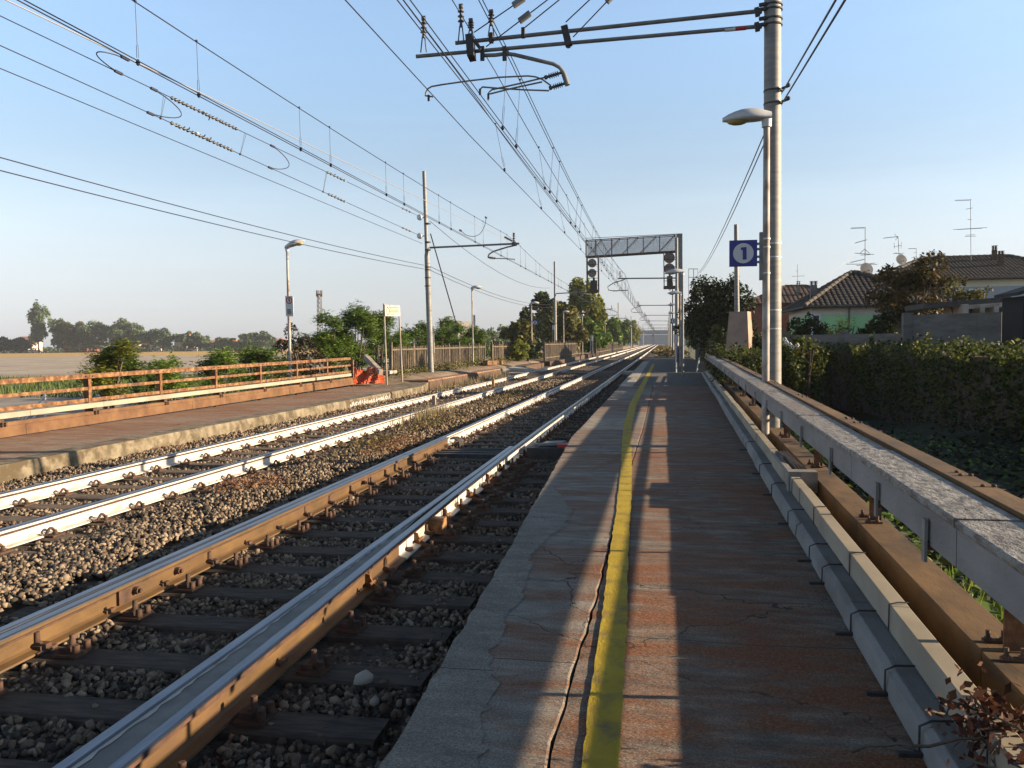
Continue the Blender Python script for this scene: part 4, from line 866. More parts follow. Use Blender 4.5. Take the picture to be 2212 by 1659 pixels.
for (a,c,Y) in (((829,656),(836,826),30.05),((861.5,660),(868.8,815),31.25)):
    b=MB(); b.tube([at(*a,Y),at(*c,Y)-Vector((0,0,.25))],.035,8); o=b.build('post','wood_grey',ti); o.location=-ti.location
def d3_(st,P,t):
    st([(.5,.1),(.5,.3),(.35,.4),(.6,.52)],.03,'ink','figure'); st([(.35,.75),(.7,.75)],.03,'ink','text_line'); st([(.35,.85),(.7,.85)],.03,'ink','text_line')
notice('notice_board',at(1021.8,680,47.9),at(1027,680.4,47.9),at(1022.2,705,47.9),'narrow white notice on the lamp post beside the picket fence',d3_,grp='notices on posts')
tn=notice('notice_board',at(1193,702,70),at(1198.3,702.4,70),at(1193.2,712,70),'small white notice on two thin posts in front of the far fence',d3_,grp='notices on posts')
for x in (1193.6,1198): b=MB(); b.tube([at(x,704,70.05),at(x,764,70.05)],.03,6); o=b.build('post','wood_grey',tn); o.location=-tn.location
# ---------------------------------------------------------------- signal gantry
GY=78.; r1p=lambda x,y,dy=0.: at(1209.7+x/6,483.9+y/6,GY)+Vector((0,dy,0))
gt=thing('signal_gantry',at(1470,770,GY),'rusty lattice signal gantry reaching left over the tracks from one grey post','signal gantry')
b=MB(); a=r1p(1552,1725); c=r1p(1546,128); b.bar(a-Vector((0,0,1)),c,.56,.6,up=(0,1,0)); mpart(b,'gantry_post','tube',gt)
b=MB()
TLf,TRf,BLf,BRf=(330,212),(1500,140),(335,425),(1500,352)
def fr(dy,w_):
    b.bar(r1p(*TLf,dy),r1p(*TRf,dy),w_); b.bar(r1p(*BLf,dy),r1p(*BRf,dy),w_*1.5)
    for x in (335,460,668,872,1078,1290,1495):
        k=(x-330)/1170; b.bar(r1p(x,212-72*k,dy),r1p(x,425-73*k,dy),w_*.8)
    for x0,x1 in ((350,545),(575,775),(800,1010),(1030,1250),(1275,1490)):
        k0=(x0-330)/1170;k1=(x1-330)/1170; b.bar(r1p(x0,425-73*k0,dy),r1p(x1,212-72*k1,dy),w_*.7)
fr(0,.09); fr(1.0,.08); b.bar(r1p(330,185),r1p(1510,128),.04)
for x in (335,900,1495):
    k=(x-330)/1170
    for y0 in (212-72*k,425-73*k): b.bar(r1p(x,y0,0),r1p(x,y0,1.0),.07)
mpart(b,'truss','rust_and_shade',gt)
b=MB(); q=[r1p(345,222,.9),r1p(1490,150,.9),r1p(1490,350,.9),r1p(345,420,.9)]; b.add([tuple(v) for v in q]+[tuple(v+Vector((0,.02,0))) for v in q],[(0,1,2,3),(7,6,5,4)]); mpart(b,'screen','meshpanel',gt)
b=MB(); random.seed(4)
for i in range(26):
    u=.02+i/26*.96; x=345+1145*u; b.bar(r1p(x,222-72*u+4,.88),r1p(x+random.uniform(-14,14),420-70*u-4,.88),.02,.01)
for j in range(5):
    pts=[r1p(345+1145*k/12,222-72*k/12+35+j*33+random.uniform(-10,10),.875) for k in range(13)]
    for a,c in zip(pts[:-1],pts[1:]): b.bar(a,c,.02,.01)
mpart(b,'screen_wires','white',gt)
b=MB()
for i in range(9): z0=380+i*0
for i,y in enumerate((578,687,790,893,998,1103,1210)): b.bar(r1p(1665,y,.3),r1p(1790,y+1,.3),.05); 
b.bar(r1p(1735,575,.7),r1p(1738,1210,.7),.05); b.bar(r1p(1787,578,.3),r1p(1793,1210,.3),.025); b.bar(r1p(1668,575,.3),r1p(1672,1730,.3),.04)
mpart(b,'ladder','rust',gt)
b=MB(); b.bar(r1p(1548,630),r1p(1550,860),.28,.5,up=(0,1,0)); mpart(b,'cable_box','black_metal',gt)
def signal(x0,x1,yt,yb,discs,rad,box,label):
    t=thing('railway_signal',r1p((x0+x1)/2,yb,.2),label,'signal','railway signals on the gantry'); b=MB()
    for x in (x0,x1): 
        for dy in (.05,.75): b.bar(r1p(x,yt,dy),r1p(x+5,yb,dy),.09)
    for k in range(6):
        y=yt+(yb-yt)*k/5; b.bar(r1p(x0,y,.05),r1p(x1,y,.05),.05); b.bar(r1p(x0,y,.05),r1p(x0,y,.75),.05); b.bar(r1p(x1,y,.05),r1p(x1,y,.75),.05)
    mpart(b,'cage','rust_and_shade',t)
    for x,y in discs:
        c=r1p(x,y,.4); b=MB(); k=rad/6*GY/CF; b.lathe(c+Vector((0,-.12,0)),c+Vector((0,.06,0)),[(0,k*.98),(.3,k),(1,k)],20); b.bar(c+Vector((-k,-.15,.02)),c+Vector((k,-.15,.02)),.03); mpart(b,'disc','signal_disc',t)
    b=MB(); a=r1p(box[0],box[1],.25); c=r1p(box[2],box[3],.25); b.box(a.x,c.x,a.y,a.y+.4,c.z,a.z); b.bar(r1p((box[0]+box[2])/2,box[1],.4),r1p((box[0]+box[2])/2,box[1]-40,.4),.2); mpart(b,'lamp_box','black_metal',t)
    b=MB(); a=r1p(x0-4,yb-28,0); c=r1p(x1+8,yb+6,0); b.box(a.x,c.x,a.y,a.y+.85,c.z,a.z); b.tube([r1p((x0+x1)/2-20,yb+5,.2),r1p((x0+x1)/2,yb+28,.2),r1p((x0+x1)/2+18,yb+10,.2)],.04,6); mpart(b,'tray','rust_and_shade',t)
signal(345,492,432,880,((412,503),(412,632)),56,(390,728,478,858),'signal cage with two discs hanging at the far left end of the gantry')
signal(1345,1500,365,830,((1418,432),(1418,576)),70,(1385,672,1460,795),'signal cage with two discs hanging beside the gantry post')
b=MB(); a=r1p(1525,375,-.1); c=r1p(1545,455,-.1); b.bar(a,c,.14,.03); tag(b.build('red_flag_plate','red'),'small red plate fixed low on the gantry post top','plate')
b=MB(); c=at(1460.5,731,40); b.box(c.x-.11,c.x+.11,40,40.25,c.z-.20,c.z+.19); b.tube([(c.x,40.1,c.z-.2),(c.x,40.1,-.1)],.04,6); tag(b.build('utility_box','lamphead'),'pale grey utility box on a short post beside the gantry post foot','utility box')
# low concrete wall pieces right of the far platform
def wall_prism(name,pts,z0,z1,th,m,label,cat='wall'):
    t=thing(name,(pts[0][0],pts[0][1],0),label,cat); b=MB()
    for a,c in zip(pts[:-1],pts[1:]):
        a=Vector((a[0],a[1],0));c=Vector((c[0],c[1],0)); d=(c-a).normalized(); nn=Vector((-d.y,d.x,0))*th/2
        b.loft([[(*(p+nn).xy,z0),(*(p-nn).xy,z0),(*(p-nn).xy,z1),(*(p+nn).xy,z1)] for p in (a,c)])
    o=b.build('panel',m,t); o.location=-t.location; return t
q=at(1516,730,41); q2=at(1500,732,70)
tw=wall_prism('garden_wall',[(q.x+.05,40.5),(q2.x+.2,70)],-1,1.55,.12,'conc_dark','grey concrete slab wall along the far end of the near platform')
for i in range(9):
    y=40.5+i*3.2; x=np.interp(y,[40.5,70],[q.x+.05,q2.x+.2])-.08; b=MB(); b.box(x-.08,x+.08,y-.08,y+.08,-.8,1.72); o=b.build('post','conc_dark',tw); o.location=-tw.location
tl=wall_prism('garden_wall',[(2.55,28.4),(2.6,40)],-1,.62,.15,'conc_dark','low wall added past the cable ducts to shade the platform')  # added blocker that keeps the platform beyond the ducts in shade
tp_=wall_prism('garden_wall',[(at(1533,730,31).x,31),(at(1546,730,31).x,31.05)],-1,1.60,.1,'conc_dark','narrow grey concrete panel standing left of the tapered plinth')
# white slanting strut at the end of the ducts
b=MB(); b.tube([at(1505,803,33),at(1511,772,33)],.03,6); tag(b.build('slanting_strut','white'),'short white slanting strut at the far end of the cable ducts','strut')
# ---------------------------------------------------------------- concrete pole on a tapered plinth
py_=27.; pt=thing('concrete_pole',(at(1592,700,py_).x,py_,GZ),'round concrete pole rising from a tapered pinkish plinth behind the hedge','pole')
b=MB(); a=at(1592,675,py_); c=at(1590,485,py_); b.tube([a,c],[.082,.066],14); mpart(b,'pole','steel_grey',pt)
b=MB(); tz=at(1592,673,py_).z
def pl(xl,xr,z,d): k=xl+(xr-xl)*.82; a=at(xl,700,py_).x; return [(a,py_,z),(at(k,700,py_).x,py_-.1*d,z),(at(xr,700,py_+.45*d).x,py_+.45*d,z),(a+.1,py_+.5*d,z)]
b.loft([pl(1553,1640,-1.2,1.7),pl(1575,1622,tz,1.)]); mpart(b,'plinth','pinkconc',pt)
# ---------------------------------------------------------------- things between and beside the tracks
def xing():
    t=thing('track_crossing',(-5,45,-.2),'dark board level crossing between the rails for walking over both tracks','crossing')
    for x0,x1 in ((-7.27,-6.03),(-3.67,-2.43)):
        b=MB(); b.add([(x0,43.4,-.30),(x1,43.4,-.30),(x1-.12,44.3,-.13),(x0+.12,44.3,-.13),(x0+.12,46.2,-.13),(x1-.12,46.2,-.13),(x1,47.2,-.3),(x0,47.2,-.3)],[(0,1,2,3),(3,2,5,4),(4,5,6,7),(0,3,4,7),(1,6,5,2)]); mpart(b,'board','sleeper',t)
    b=MB(); b.box(-5.72,-3.98,44.0,46.3,-.36,-.14); mpart(b,'middle_board','sleeper2',t)
    b=MB(); b.box(-2.15,-1.5,44.2,46.2,-.36,-.12); b.box(-8.6,-7.6,44.2,46.2,-.36,-.15); mpart(b,'side_board','concrete',t)
xing()
for (px,py,Y,hh),lab in (((937,853,23.3,.28),'nearer short brown stake between the two tracks'),((1065,812-3,33.6,.33),'farther short brown stake between the two tracks')):
    p=at(px,py,Y); b=MB(); b.prism([(p.x-.055,-.4),(p.x+.055,-.4),(p.x+.055,-.32+hh),(p.x+.02,-.29+hh),(p.x-.055,-.33+hh)],'y',Y-.05,Y+.05); tag(b.build('marker_stake','pinkconc' if Y<30 else 'bronze'),lab,'stake','marker stakes')
t=thing('point_marker',(-1.75,13.0,-.15),'low dark points machine with a red and white end beside the platform edge','points machine')
b=MB(); b.box(-2.15,-1.55,12.7,13.35,-.36,-.16); b.bar((-2.3,13,-.24),(-3.3,13,-.25),.06,.05); mpart(b,'housing','black_metal',t)
b=MB(); b.box(-1.66,-1.5,12.74,12.98,-.3,-.105); mpart(b,'red_end','red',t)
b=MB(); b.loft([[(-2.0,12.85,-.15),(-1.56,12.85,-.13),(-1.56,13.2,-.13),(-2.0,13.2,-.15)],[(-1.9,12.9,-.11),(-1.57,12.9,-.09),(-1.57,13.15,-.09),(-1.9,13.15,-.11)]]); mpart(b,'white_cap','steel_grey',t)
# orange net, leaning post, block
nt_=thing('safety_net',at(790,815,30),'crumpled bright orange plastic safety net at the end of the orange railing','net'); b=MB(); random.seed(8)
cols=22; rows=8; G=[]
for j in range(rows+1):
    r_=[]
    for i in range(cols+1):
        u=i/cols; v=j/rows; x=756+72*u; yt=790+30*math.sin(PI*min(1,u*1.15))*.35+6*u-(8 if .45<u<.8 else 0)*math.sin((u-.45)/.35*PI) ; yb=829-3*u
        p=at(x,yt+(yb-yt)*v,29.6+.8*u)+Vector((0,.10*math.sin(u*17+v*4)+random.uniform(-.03,.03),.02*math.sin(u*23)))
        r_.append(p)
    G.append(r_)
for j in range(rows+1):
    for i in range(cols): b.bar(G[j][i],G[j][i+1],.05,.008,up=(0,-1,0))
for i in range(0,cols+1):
    for j in range(rows): b.bar(G[j][i],G[j+1][i],.018,.008,up=(0,-1,0))
mpart(b,'mesh_sheet','orange',nt_)
b=MB(); b.bar(at(789.5,770,31.2),at(823,805,29.9),.16,.2); tag(b.build('leaning_post','wood_grey'),'grey concrete post leaning down over the orange net','post')
bt=thing('broken_kerb',at(836,808,31.5),'broken grey concrete bench like slab beside the info board posts','slab'); b=MB(); a=at(820,801,31.); b.box(a.x,a.x+.5,30.8,31.7,a.z-.12,a.z); mpart(b,'slab','concrete',bt); b=MB(); b.box(a.x+.05,a.x+.2,30.85,31.1,a.z-.6,a.z-.12); mpart(b,'foot','rust',bt)
b=MB(); a=at(1048,780,46); c=at(1082,780,52); b.bar(a-Vector((0,0,.1)),c-Vector((0,0,.1)),.3,.25); tag(b.build('low_block','rust'),'low reddish block at the foot of the gap in the picket fence','block')
# ---------------------------------------------------------------- picket fences
def fence(name,A,B,posts,zt,label,pk=.14,zb=.1):
    A=Vector(A);B=Vector(B); t=thing(name,(A.x,A.y,zb),label,'fence'); d=(B-A); Ln=d.length; d.normalize(); n=Vector((-d.y,d.x,0))
    random.seed(int(Ln*10)); xs_=[Ln*k for k in posts]
    for x in xs_:
        p=A+d*x; b=MB(); b.bar(Vector((p.x,p.y,zb-.5)),Vector((p.x+random.uniform(-.04,.04),p.y,zt+random.uniform(.08,.2))),.13,.13,up=(0,1,0)); mpart(b,'post','picket',t)
    for x0,x1 in zip(xs_[:-1],xs_[1:]):
        b=MB(); n_=max(2,int((x1-x0)/pk))
        for i in range(n_):
            if random.random()<.04: continue
            p=A+d*(x0+.08+(x1-x0-.16)*(i+.5)/n_); tl=random.uniform(-.03,.03)
            b.bar(Vector((p.x,p.y,zb-.3)),Vector((p.x+tl,p.y+tl*.5,zt-.02+random.uniform(-.04,.03))),pk*.32,.05,up=tuple(n))
        for z in (zt-.17,zb+.2):
            p=A+d*x0;q_=A+d*x1; b.bar(Vector((p.x,p.y,z))+n*-.04,Vector((q_.x,q_.y,z))+n*-.04,.04,.07)
        mpart(b,'picket_panel','picket',t)
a=at(843,760,34.5); c=at(1046,760,53); zt=1.46
fence('picket_fence',(a.x,34.5,0),(c.x,53,0),[0,.18,.36,.52,.64,.76,.9,1.0],zt,'weathered picket fence behind the left mast and the info board')
a=at(1062,760,54.5); c=at(1098,760,58); fence('picket_fence',(a.x,54.5,0),(c.x,58,0),[0,.4,.6,1.],zt,'short broken piece of picket fence beside the ivy covered bush')
a=at(1176,760,64); c=at(1254,760,92); fence('picket_fence',(a.x,64,0),(c.x,92,0),[i/12 for i in range(13)],1.55,'far picket fence below the big green trees',pk=.2)
a=at(1287,760,98); c=at(1345,760,170); fence('picket_fence',(a.x,98,0),(c.x,170,0),[i/14 for i in range(15)],1.5,'farthest picket fence beyond the striped mast',pk=.3)
b=MB(); b.bar(at(1241,740,95),at(1249,757,94),.3,.12); tag(b.build('leaning_slab','wood_grey'),'dark slab leaning against the end of the far fence','slab')
b=MB(); c=at(1278,731,97); b.box(c.x-.14,c.x+.14,97,97.2,c.z-.3,c.z+.35)
for s in (-.12,.12): b.box(c.x+s-.03,c.x+s+.03,97,97.1,-.1,c.z-.3)
tag(b.build('relay_box','lamphead'),'small pale box on two legs beside the striped mast','box')
# ---------------------------------------------------------------- overpass
ot=thing('overpass',at(1410,738,430),'grey concrete road overpass crossing the tracks in the far distance','bridge')
b=MB(); z1=at(1410,713.5,430).z; z2=at(1410,722,430).z; b.box(-120,10,428,438,z2,z1); mpart(b,'deck','bridgegrey',ot)
b=MB(); b.box(-120,-13,429,437,-1,z2); b.box(3.2,10,429,437,-1,z2); b.box(-5.2,-4.4,431,435,-1,z2); mpart(b,'abutment','bridgegrey',ot)
b=MB(); 
for i in range(60): b.box(-50+i,-49.9+i,428.1,428.2,z1,z1+1.1)
b.box(-50,10,428.1,428.2,z1+1.0,z1+1.12); mpart(b,'parapet_rail','tube',ot)
b=MB(); b.loft([[(x,y,z) for x,z in ((10,-1),(10,z1-.1),(26,-1))] for y in (425,441)]); tag(b.build('road_bank','bridgegrey'),kind='structure')
b=MB(); b.loft([[(x,y,z) for x,z in ((-60,-1),(-50,6.2),(30,6.2),(40,-1))] for y in (560,600)]); tag(b.build('far_embankment','bridgegrey'),kind='structure')
# ---------------------------------------------------------------- houses on the right
def tiles(b,o,e,s,wfun,hgt,tw=.27,tl=.36):
    # o bottom corner, e unit vector along the eave, s unit vector up the slope, wfun(v)->(u0,u1)
    n=e.cross(s).normalized(); 
    if n.z<0:n=-n
    v=0.; k=0
    while v<hgt-.05:
        u0,u1=wfun(v+tl*.5); u=math.ceil(u0/tw)*tw
        while u<u1-tw*.5:
            p=o+e*u+s*v; h0=.05+random.uniform(-.006,.006); j=random.uniform(-.01,.01)
            a=[p+n*(.012),p+e*tw*.3+n*h0,p+e*tw*.62+n*h0,p+e*tw*.92+n*.012]; c=[q+s*(tl*1.05)-n*.03 for q in a]
            m=len(b.v); b.add([tuple(x) for x in a+c],[(0,1,5,4),(1,2,6,5),(2,3,7,6),(0,3,2,1)]); u+=tw
        v+=tl
def hip_house(name,x0,x1,y0,y1,zw,ze,zr,xr0,xr1,over,wm,rm,label,tw=.27,tl=.36,ridge_m='roof_ridge',band=None):
    t=thing(name,((x0+x1)/2,(y0+y1)/2,GZ),label,'house'); b=MB(); b.box(x0,x1,y0,y1,GZ-.3,zw); w_=mpart(b,'wall',wm,t)
    X0,X1,Y0_,Y1_=x0-over,x1+over,y0-over,y1+over; ym=(y0+y1)/2
    A,B,C,D=[Vector(p) for p in ((X0,Y0_,ze),(X1,Y0_,ze),(X1,Y1_,ze),(X0,Y1_,ze))]; E,F=Vector((xr0,ym,zr)),Vector((xr1,ym,zr))
    b=MB(); vs=[tuple(p) for p in (A,B,C,D,E,F)]; fs=[(0,1,5,4),(2,3,4,5),(3,0,4),(1,2,5),(3,2,1,0)]; b.add(vs,fs)
    random.seed(len(label))
    L=(ym-Y0_); H=math.hypot(L,zr-ze); s=Vector((0,L,zr-ze)).normalized(); tiles(b,A,Vector((1,0,0)),s,lambda v:((xr0-X0)*v/H,(X1-X0)-(X1-xr1)*v/H),H,tw,tl)
    L2=xr0-X0; H2=math.hypot(L2,zr-ze); s2=Vector((L2,0,zr-ze)).normalized(); tiles(b,D,Vector((0,-1,0)),s2,lambda v:((Y1_-ym)*v/H2,(Y1_-Y0_)-(ym-Y0_)*v/H2),H2,tw,tl)
    rf=mpart(b,'roof',rm,t)
    b=MB()
    for p,q in ((A,E),(B,F),(D,E),(E,F)):
        if (q-p).length<.1: continue
        n=max(2,int((q-p).length/.42))
        for i in range(n): 
            a=p.lerp(q,i/n);c=p.lerp(q,(i+1.08)/n); b.tube([a+Vector((0,0,.05)),c+Vector((0,0,.03))],[.12,.10],7)
    mpart(b,'ridge_tiles',ridge_m,t)
    b=MB(); 
    for p,q in ((A,B),(D,A)): b.tube([p+Vector((0,0,-.05)),q+Vector((0,0,-.05))],.07,6)
    mpart(b,'gutter','black_metal',t)
    if band: b=MB(); b.box(x0-.03,x1+.03,y0-.03,y1+.03,zw-band,zw-.002); mpart(b,'cornice_band','wall_cream',t)
    return t,w_,rf
def window(t,x0,x1,z0,z1,y,fm='white'):
    b=MB(); w_=.09
    for a in ((x0-w_,x1+w_,y-.05,y-.004,z1,z1+w_),(x0-w_,x1+w_,y-.05,y-.004,z0-w_,z0),(x0-w_,x0,y-.05,y-.004,z0,z1),(x1,x1+w_,y-.05,y-.004,z0,z1)): b.box(*a)
    o=mpart(b,'window',fm,t); b=MB(); b.box(x0,x1,y-.02,y-.003,z0,z1); p=b.build('pane','glass_dark',o)
ez=at(1738,661,45).z; ax=at(1844,588,49); gx0=at(1738,660,45).x
gh,gw_,grf=hip_house('green_house',gx0+.45,gx0+.45+7.0,45.4,53.2,ez-.08,ez,ax.z,ax.x-.1,ax.x+.3,.45,'wall_green','roof_dark','mint green single storey house with dark tiled pyramid roof',band=.42)
b=MB(); b.tube([(gx0+2.3,45.3,ez-.1),(gx0+2.25,45.32,GZ)],.05,6); mpart(b,'downpipe','conc_dark',gh)
window(gh,gx0+.5,gx0+.8,1.6,2.8,45.4)
be=at(2074,601,65).z; brz=at(2050,556,70).z; bx0=at(1888,601,65).x; bx1=bx0+15.2
bh,bw_,brf=hip_house('blue_house',bx0+.6,bx1,65.6,74.4,be-.12,be,brz,at(1993,557,70).x,at(2178,552,70).x,.6,'wall_blue','roof_dark','blue grey two storey house with a wide dark tiled roof, at the right edge',band=.5)
wx0=at(2102,632,65).x; wx1=at(2133,632,65).x; window(bh,wx0,wx1,zc(2118,643,65),zc(2118,625,65),65.6)
rz=at(1650,655,75).z; rx0=at(1606,655,75).x; rr=at(1704,618,79.5)
rh,_,rrf=hip_house('red_house',rx0+.5,rx0+9,75.5,84,rz-.1,rz,rr.z,rr.x-.3,rr.x+1.6,.5,'wall_red','roof_red','brick red house with brown tiled roof behind the near mast',tw=.4,tl=.5,ridge_m='roof_red')
b=MB(); b.tube([(rx0+2.6,75.45,rz-.1),(rx0+2.6,75.45,GZ)],.06,6); mpart(b,'downpipe','white',rh)
lx0=at(1990,640,38).x; lz=at(2000,650,38).z
hip_house('low_outbuilding',lx0+1,lx0+6.5,42,46,1.9,2.0,at(2040,626,44).z-.0,at(2035,626,44).x-.6,at(2035,626,44).x+.2,.4,'wall_cream','roof_dark','low dark tiled outbuilding roof right of the autumn tree')
def chimney(px0,px1,pt_,pb,Y,parent,label_m,capn=3):
    a=at(px0,pt_,Y); c=at(px1,pb,Y); w_=c.x-a.x; b=MB(); h=a.z-c.z; b.box(a.x+.08*w_,c.x-.08*w_,Y,Y+w_*.9,c.z-.8,a.z-.34*h)
    for i in range(capn): z=a.z-.34*h+i*.34*h/capn; b.box(a.x,c.x,Y-.05,Y+w_*.95,z+.12*h/capn*2,z+.30*h/capn)
    for s in (0,1): b.box(a.x+.15*w_+s*.55*w_,a.x+.3*w_+s*.55*w_,Y+.05,Y+w_*.8,a.z-.34*h,a.z-.03*h)
    o=b.build('chimney',label_m,parent); return o
chimney(1750.7,1766.5,607,631,47.5,grf,'conc_dark'); chimney(1721,1729,607,645,77,rrf,'conc_dark'); chimney(1727,1735,633,645,77,rrf,'roof_ridge')
chimney(2026,2038,546.5,558,69.5,brf,'roof_dark'); chimney(2144.7,2155,530,557,69,brf,'rust_and_shade'); chimney(2158,2170,541.5,568,67.5,brf,'rust_and_shade')
# aerials and dishes
def aerial(label,Y,mast,elems,r=.016):
    t=thing('tv_aerial',at(*mast[0],Y),label,'aerial','television aerials on the roofs'); b=MB(); b.tube([at(*mast[0],Y),at(*mast[1],Y)],r*1.25,6); mpart(b,'mast','alu',t)
    for e in elems:
        b=MB(); x0,y0,x1,y1=e[:4]; a=at(x0,y0,Y);c=at(x1,y1,Y); b.tube([a,c],r,5); k=e[4] if len(e)>4 else 0
        for i in range(k): p=a.lerp(c,(i+.5)/k); b.tube([p+Vector((0,-.35,.0)),p+Vector((0,.35,0))],r*.6,4)
        mpart(b,'antenna','alu',t)
def dish(px,py,r_px,Y,label):
    c=at(px,py-2,Y)+Vector((0,-.5,0)); r=r_px*Y/CF; t=thing('satellite_dish',c,label,'satellite dish','satellite dishes'); b=MB(); d=Vector((.25,-1,.28)).normalized()
    b.lathe(-d*.05*r,d*.06*r,[(0,.15*r),(.02,.4*r),(.35,.75*r),(.8,.97*r),(1,r),(1.0,.96*r),(.8,.9*r),(.5,.6*r),(.45,.05)],22); b.sm=[False]*len(b.sm); b.build('reflector','dish',t)
    b=MB(); b.tube([Vector((0,0,-.3*r)),d*.9*r+Vector((0,0,-.5*r))],.02,5); b.ball(d*.9*r+Vector((0,0,-.5*r)),.05,6,4); b.tube([(0,.05,0),(0,.1,-1.3*r)],.03,6); b.build('feed_arm','alu',t)
aerial('tall aerial with several long cross bars above the green house roof',50,((1868.5,598),(1869,492)),((1838,493,1869,492,7),(1847,525,1872,518,6),(1846,547,1888,549.5,0),(1859,551,1880,550,0),(1837,567,1868,560,7),(1828,570.5,1895,571,0),(1850,574,1890,568,0),(1868,538,1858,547,0),(1868,538,1878,547,0)))
dish(1867,585,13.3,49.6,'large grey satellite dish on the green house roof ridge')
aerial('aerial with a small dish rising above the left end of the blue house roof',66.5,((1943,575),(1940,510)),((1908,514.5,1940,511,8),(1931,533,1947,530,0),(1931.5,524,1932,537,0),(1947,523,1946.5,537,0),(1929,548,1953,547,0),(1933,546,1950,550,0),(1932,505,1940,515,0),(1940,511,1934,519,0)))
dish(1942.8,564.5,11,66.2,'smaller grey satellite dish on the left hip of the blue house roof')
aerial('small thin aerial behind the ridge of the blue house',80,((1980,562),(1979,536)),((1962,537,1979,537,5),(1974,546.5,1980,545,0),(1969,557,1979,554,4)))
aerial('tallest aerial standing on the blue house roof',68,((2097.5,563),(2096.5,430)),((2063,433,2097,432,8),(2086,452,2101,449,0),(2090,474,2099,474,0),(2059,496,2132.5,491.5,0),(2068,496,2122,493,0),(2084,511,2108,510,0),(2086,508,2106,507,0)))
aerial('short aerial standing on the brick red house roof',79,((1723.5,612),(1722.5,571)),((1711,597,1738,596,0),(1719,586,1724,584,0)))
aerial('small aerial beside the dish on the green house roof',50,((1884.5,600),(1884,580)),((1879,583,1885,582,0),(1879,597,1885,596,0)))
b=MB(); b.tube([at(1766,614,48),at(1852,545,50)],.008,4); tag(b.build('aerial_stay','wire_light'),'thin stay line from the chimney to the tall aerial','stay wire')
# garden walls
a=at(1694,724,28); c=at(1952,727,26); w1_=wall_prism('garden_wall',[(a.x,28),(c.x,26)],GZ-.3,a.z,.12,'conc_dark','low grey concrete slab wall in front of the green house')
for px,Y in ((1697,27.9),(1822,27)): p=at(px,716,Y); b=MB(); b.box(p.x-.12,p.x+.12,Y-.12,Y+.12,GZ,p.z); mpart(b,'post','conc_dark',w1_)
a=at(1958,681,24); c=at(2166,676,22.5); w2_=wall_prism('garden_wall',[(a.x,24),(c.x,22.5)],GZ-.3,a.z,.14,'conc_dark','tall grey concrete slab wall right of the autumn tree')
for px,Y in ((1960,23.9),(2118,22.9)): p=at(px,676,Y); b=MB(); b.box(p.x-.12,p.x+.12,Y-.1,Y+.1,GZ,p.z); mpart(b,'post','conc_dark',w2_)
b=MB(); 
for zf in (.25,.5,.75): 
    z=GZ+(a.z-GZ)*zf; b.bar(Vector((a.x,23.92,z)),Vector((c.x,22.42,z)),.02,.03)
mpart(b,'slab_joint','black_metal',w2_)
sh=thing('dark_shed',at(2180,700,21.4),'black sheeted shed at the right edge beside the tall concrete wall','shed'); a=at(2165,645,22.2); b=MB(); b.box(a.x,a.x+3,21,22.2,-1.3,a.z); mpart(b,'wall','sheet_black',sh)
b=MB(); q=[Vector((a.x-.15,20.9,a.z+.01)),Vector((a.x+1.6,20.9,a.z+.55)),Vector((a.x+3.2,20.9,a.z+.05))]; u=Vector((0,1.4,0)); h=Vector((0,0,.08))
for p0,p1 in ((q[0],q[1]),(q[1],q[2])): b.loft([[tuple(p0),tuple(p0+u),tuple(p0+u+h),tuple(p0+h)],[tuple(p1),tuple(p1+u),tuple(p1+u+h),tuple(p1+h)]])
mpart(b,'roof','roof_dark',sh)
pg=thing('pergola_roof',at(2050,660,23.5),'flat dark pergola roof on pale beams behind the tall concrete wall','pergola'); b=MB(); a=at(1975,664,27); c=at(2155,650,27); b.bar(a,c,2.,.16); mpart(b,'roof_sheet','black_metal',pg)
b=MB()
for px in (2085,2120,2150): p=at(px,668,25.8); b.box(p.x-.06,p.x+.06,25.7,27.5,p.z-.15,p.z+.15); b.box(p.x-.06,p.x+.06,25.9,26.02,GZ,p.z-.15)
b.bar(at(2080,664,25.8),at(2178,657,25.8),.1,.12); mpart(b,'beam','concrete',pg)
# far left things
ct=thing('telecom_tower',at(692,720,300),'slim lattice telecom tower with antenna platform on the horizon','tower'); b=MB(); b0=at(692,740,300); tpz=at(692,634,300).z
for sx,sy in ((-1,-1),(1,-1),(1,1),(-1,1)): b.bar((b0.x+sx*.9,300+sy*.9,GZ),(b0.x+sx*.55,300+sy*.55,tpz),.22)
for i in range(13):
    z=GZ+(tpz-GZ)*i/13; z2=GZ+(tpz-GZ)*(i+1)/13; w_=.9-.35*i/13
    b.bar((b0.x-w_,299.2,z),(b0.x+w_,299.2,z2),.14); b.bar((b0.x-w_,299.2,z),(b0.x+w_,299.2,z),.14)
mpart(b,'lattice','conc_dark',ct); b=MB(); b.lathe((b0.x,300,tpz-.6),(b0.x,300,tpz-.2),[(0,1.0),(1,1.0)],12)
for i in range(8): a_=2*PI*i/8; b.box(b0.x+1.1*math.cos(a_)-.15,b0.x+1.1*math.cos(a_)+.15,300+1.1*math.sin(a_)-.15,300+1.1*math.sin(a_)+.15,tpz-1.2,tpz+1.2)
mpart(b,'antenna_platform','rust_and_shade',ct)
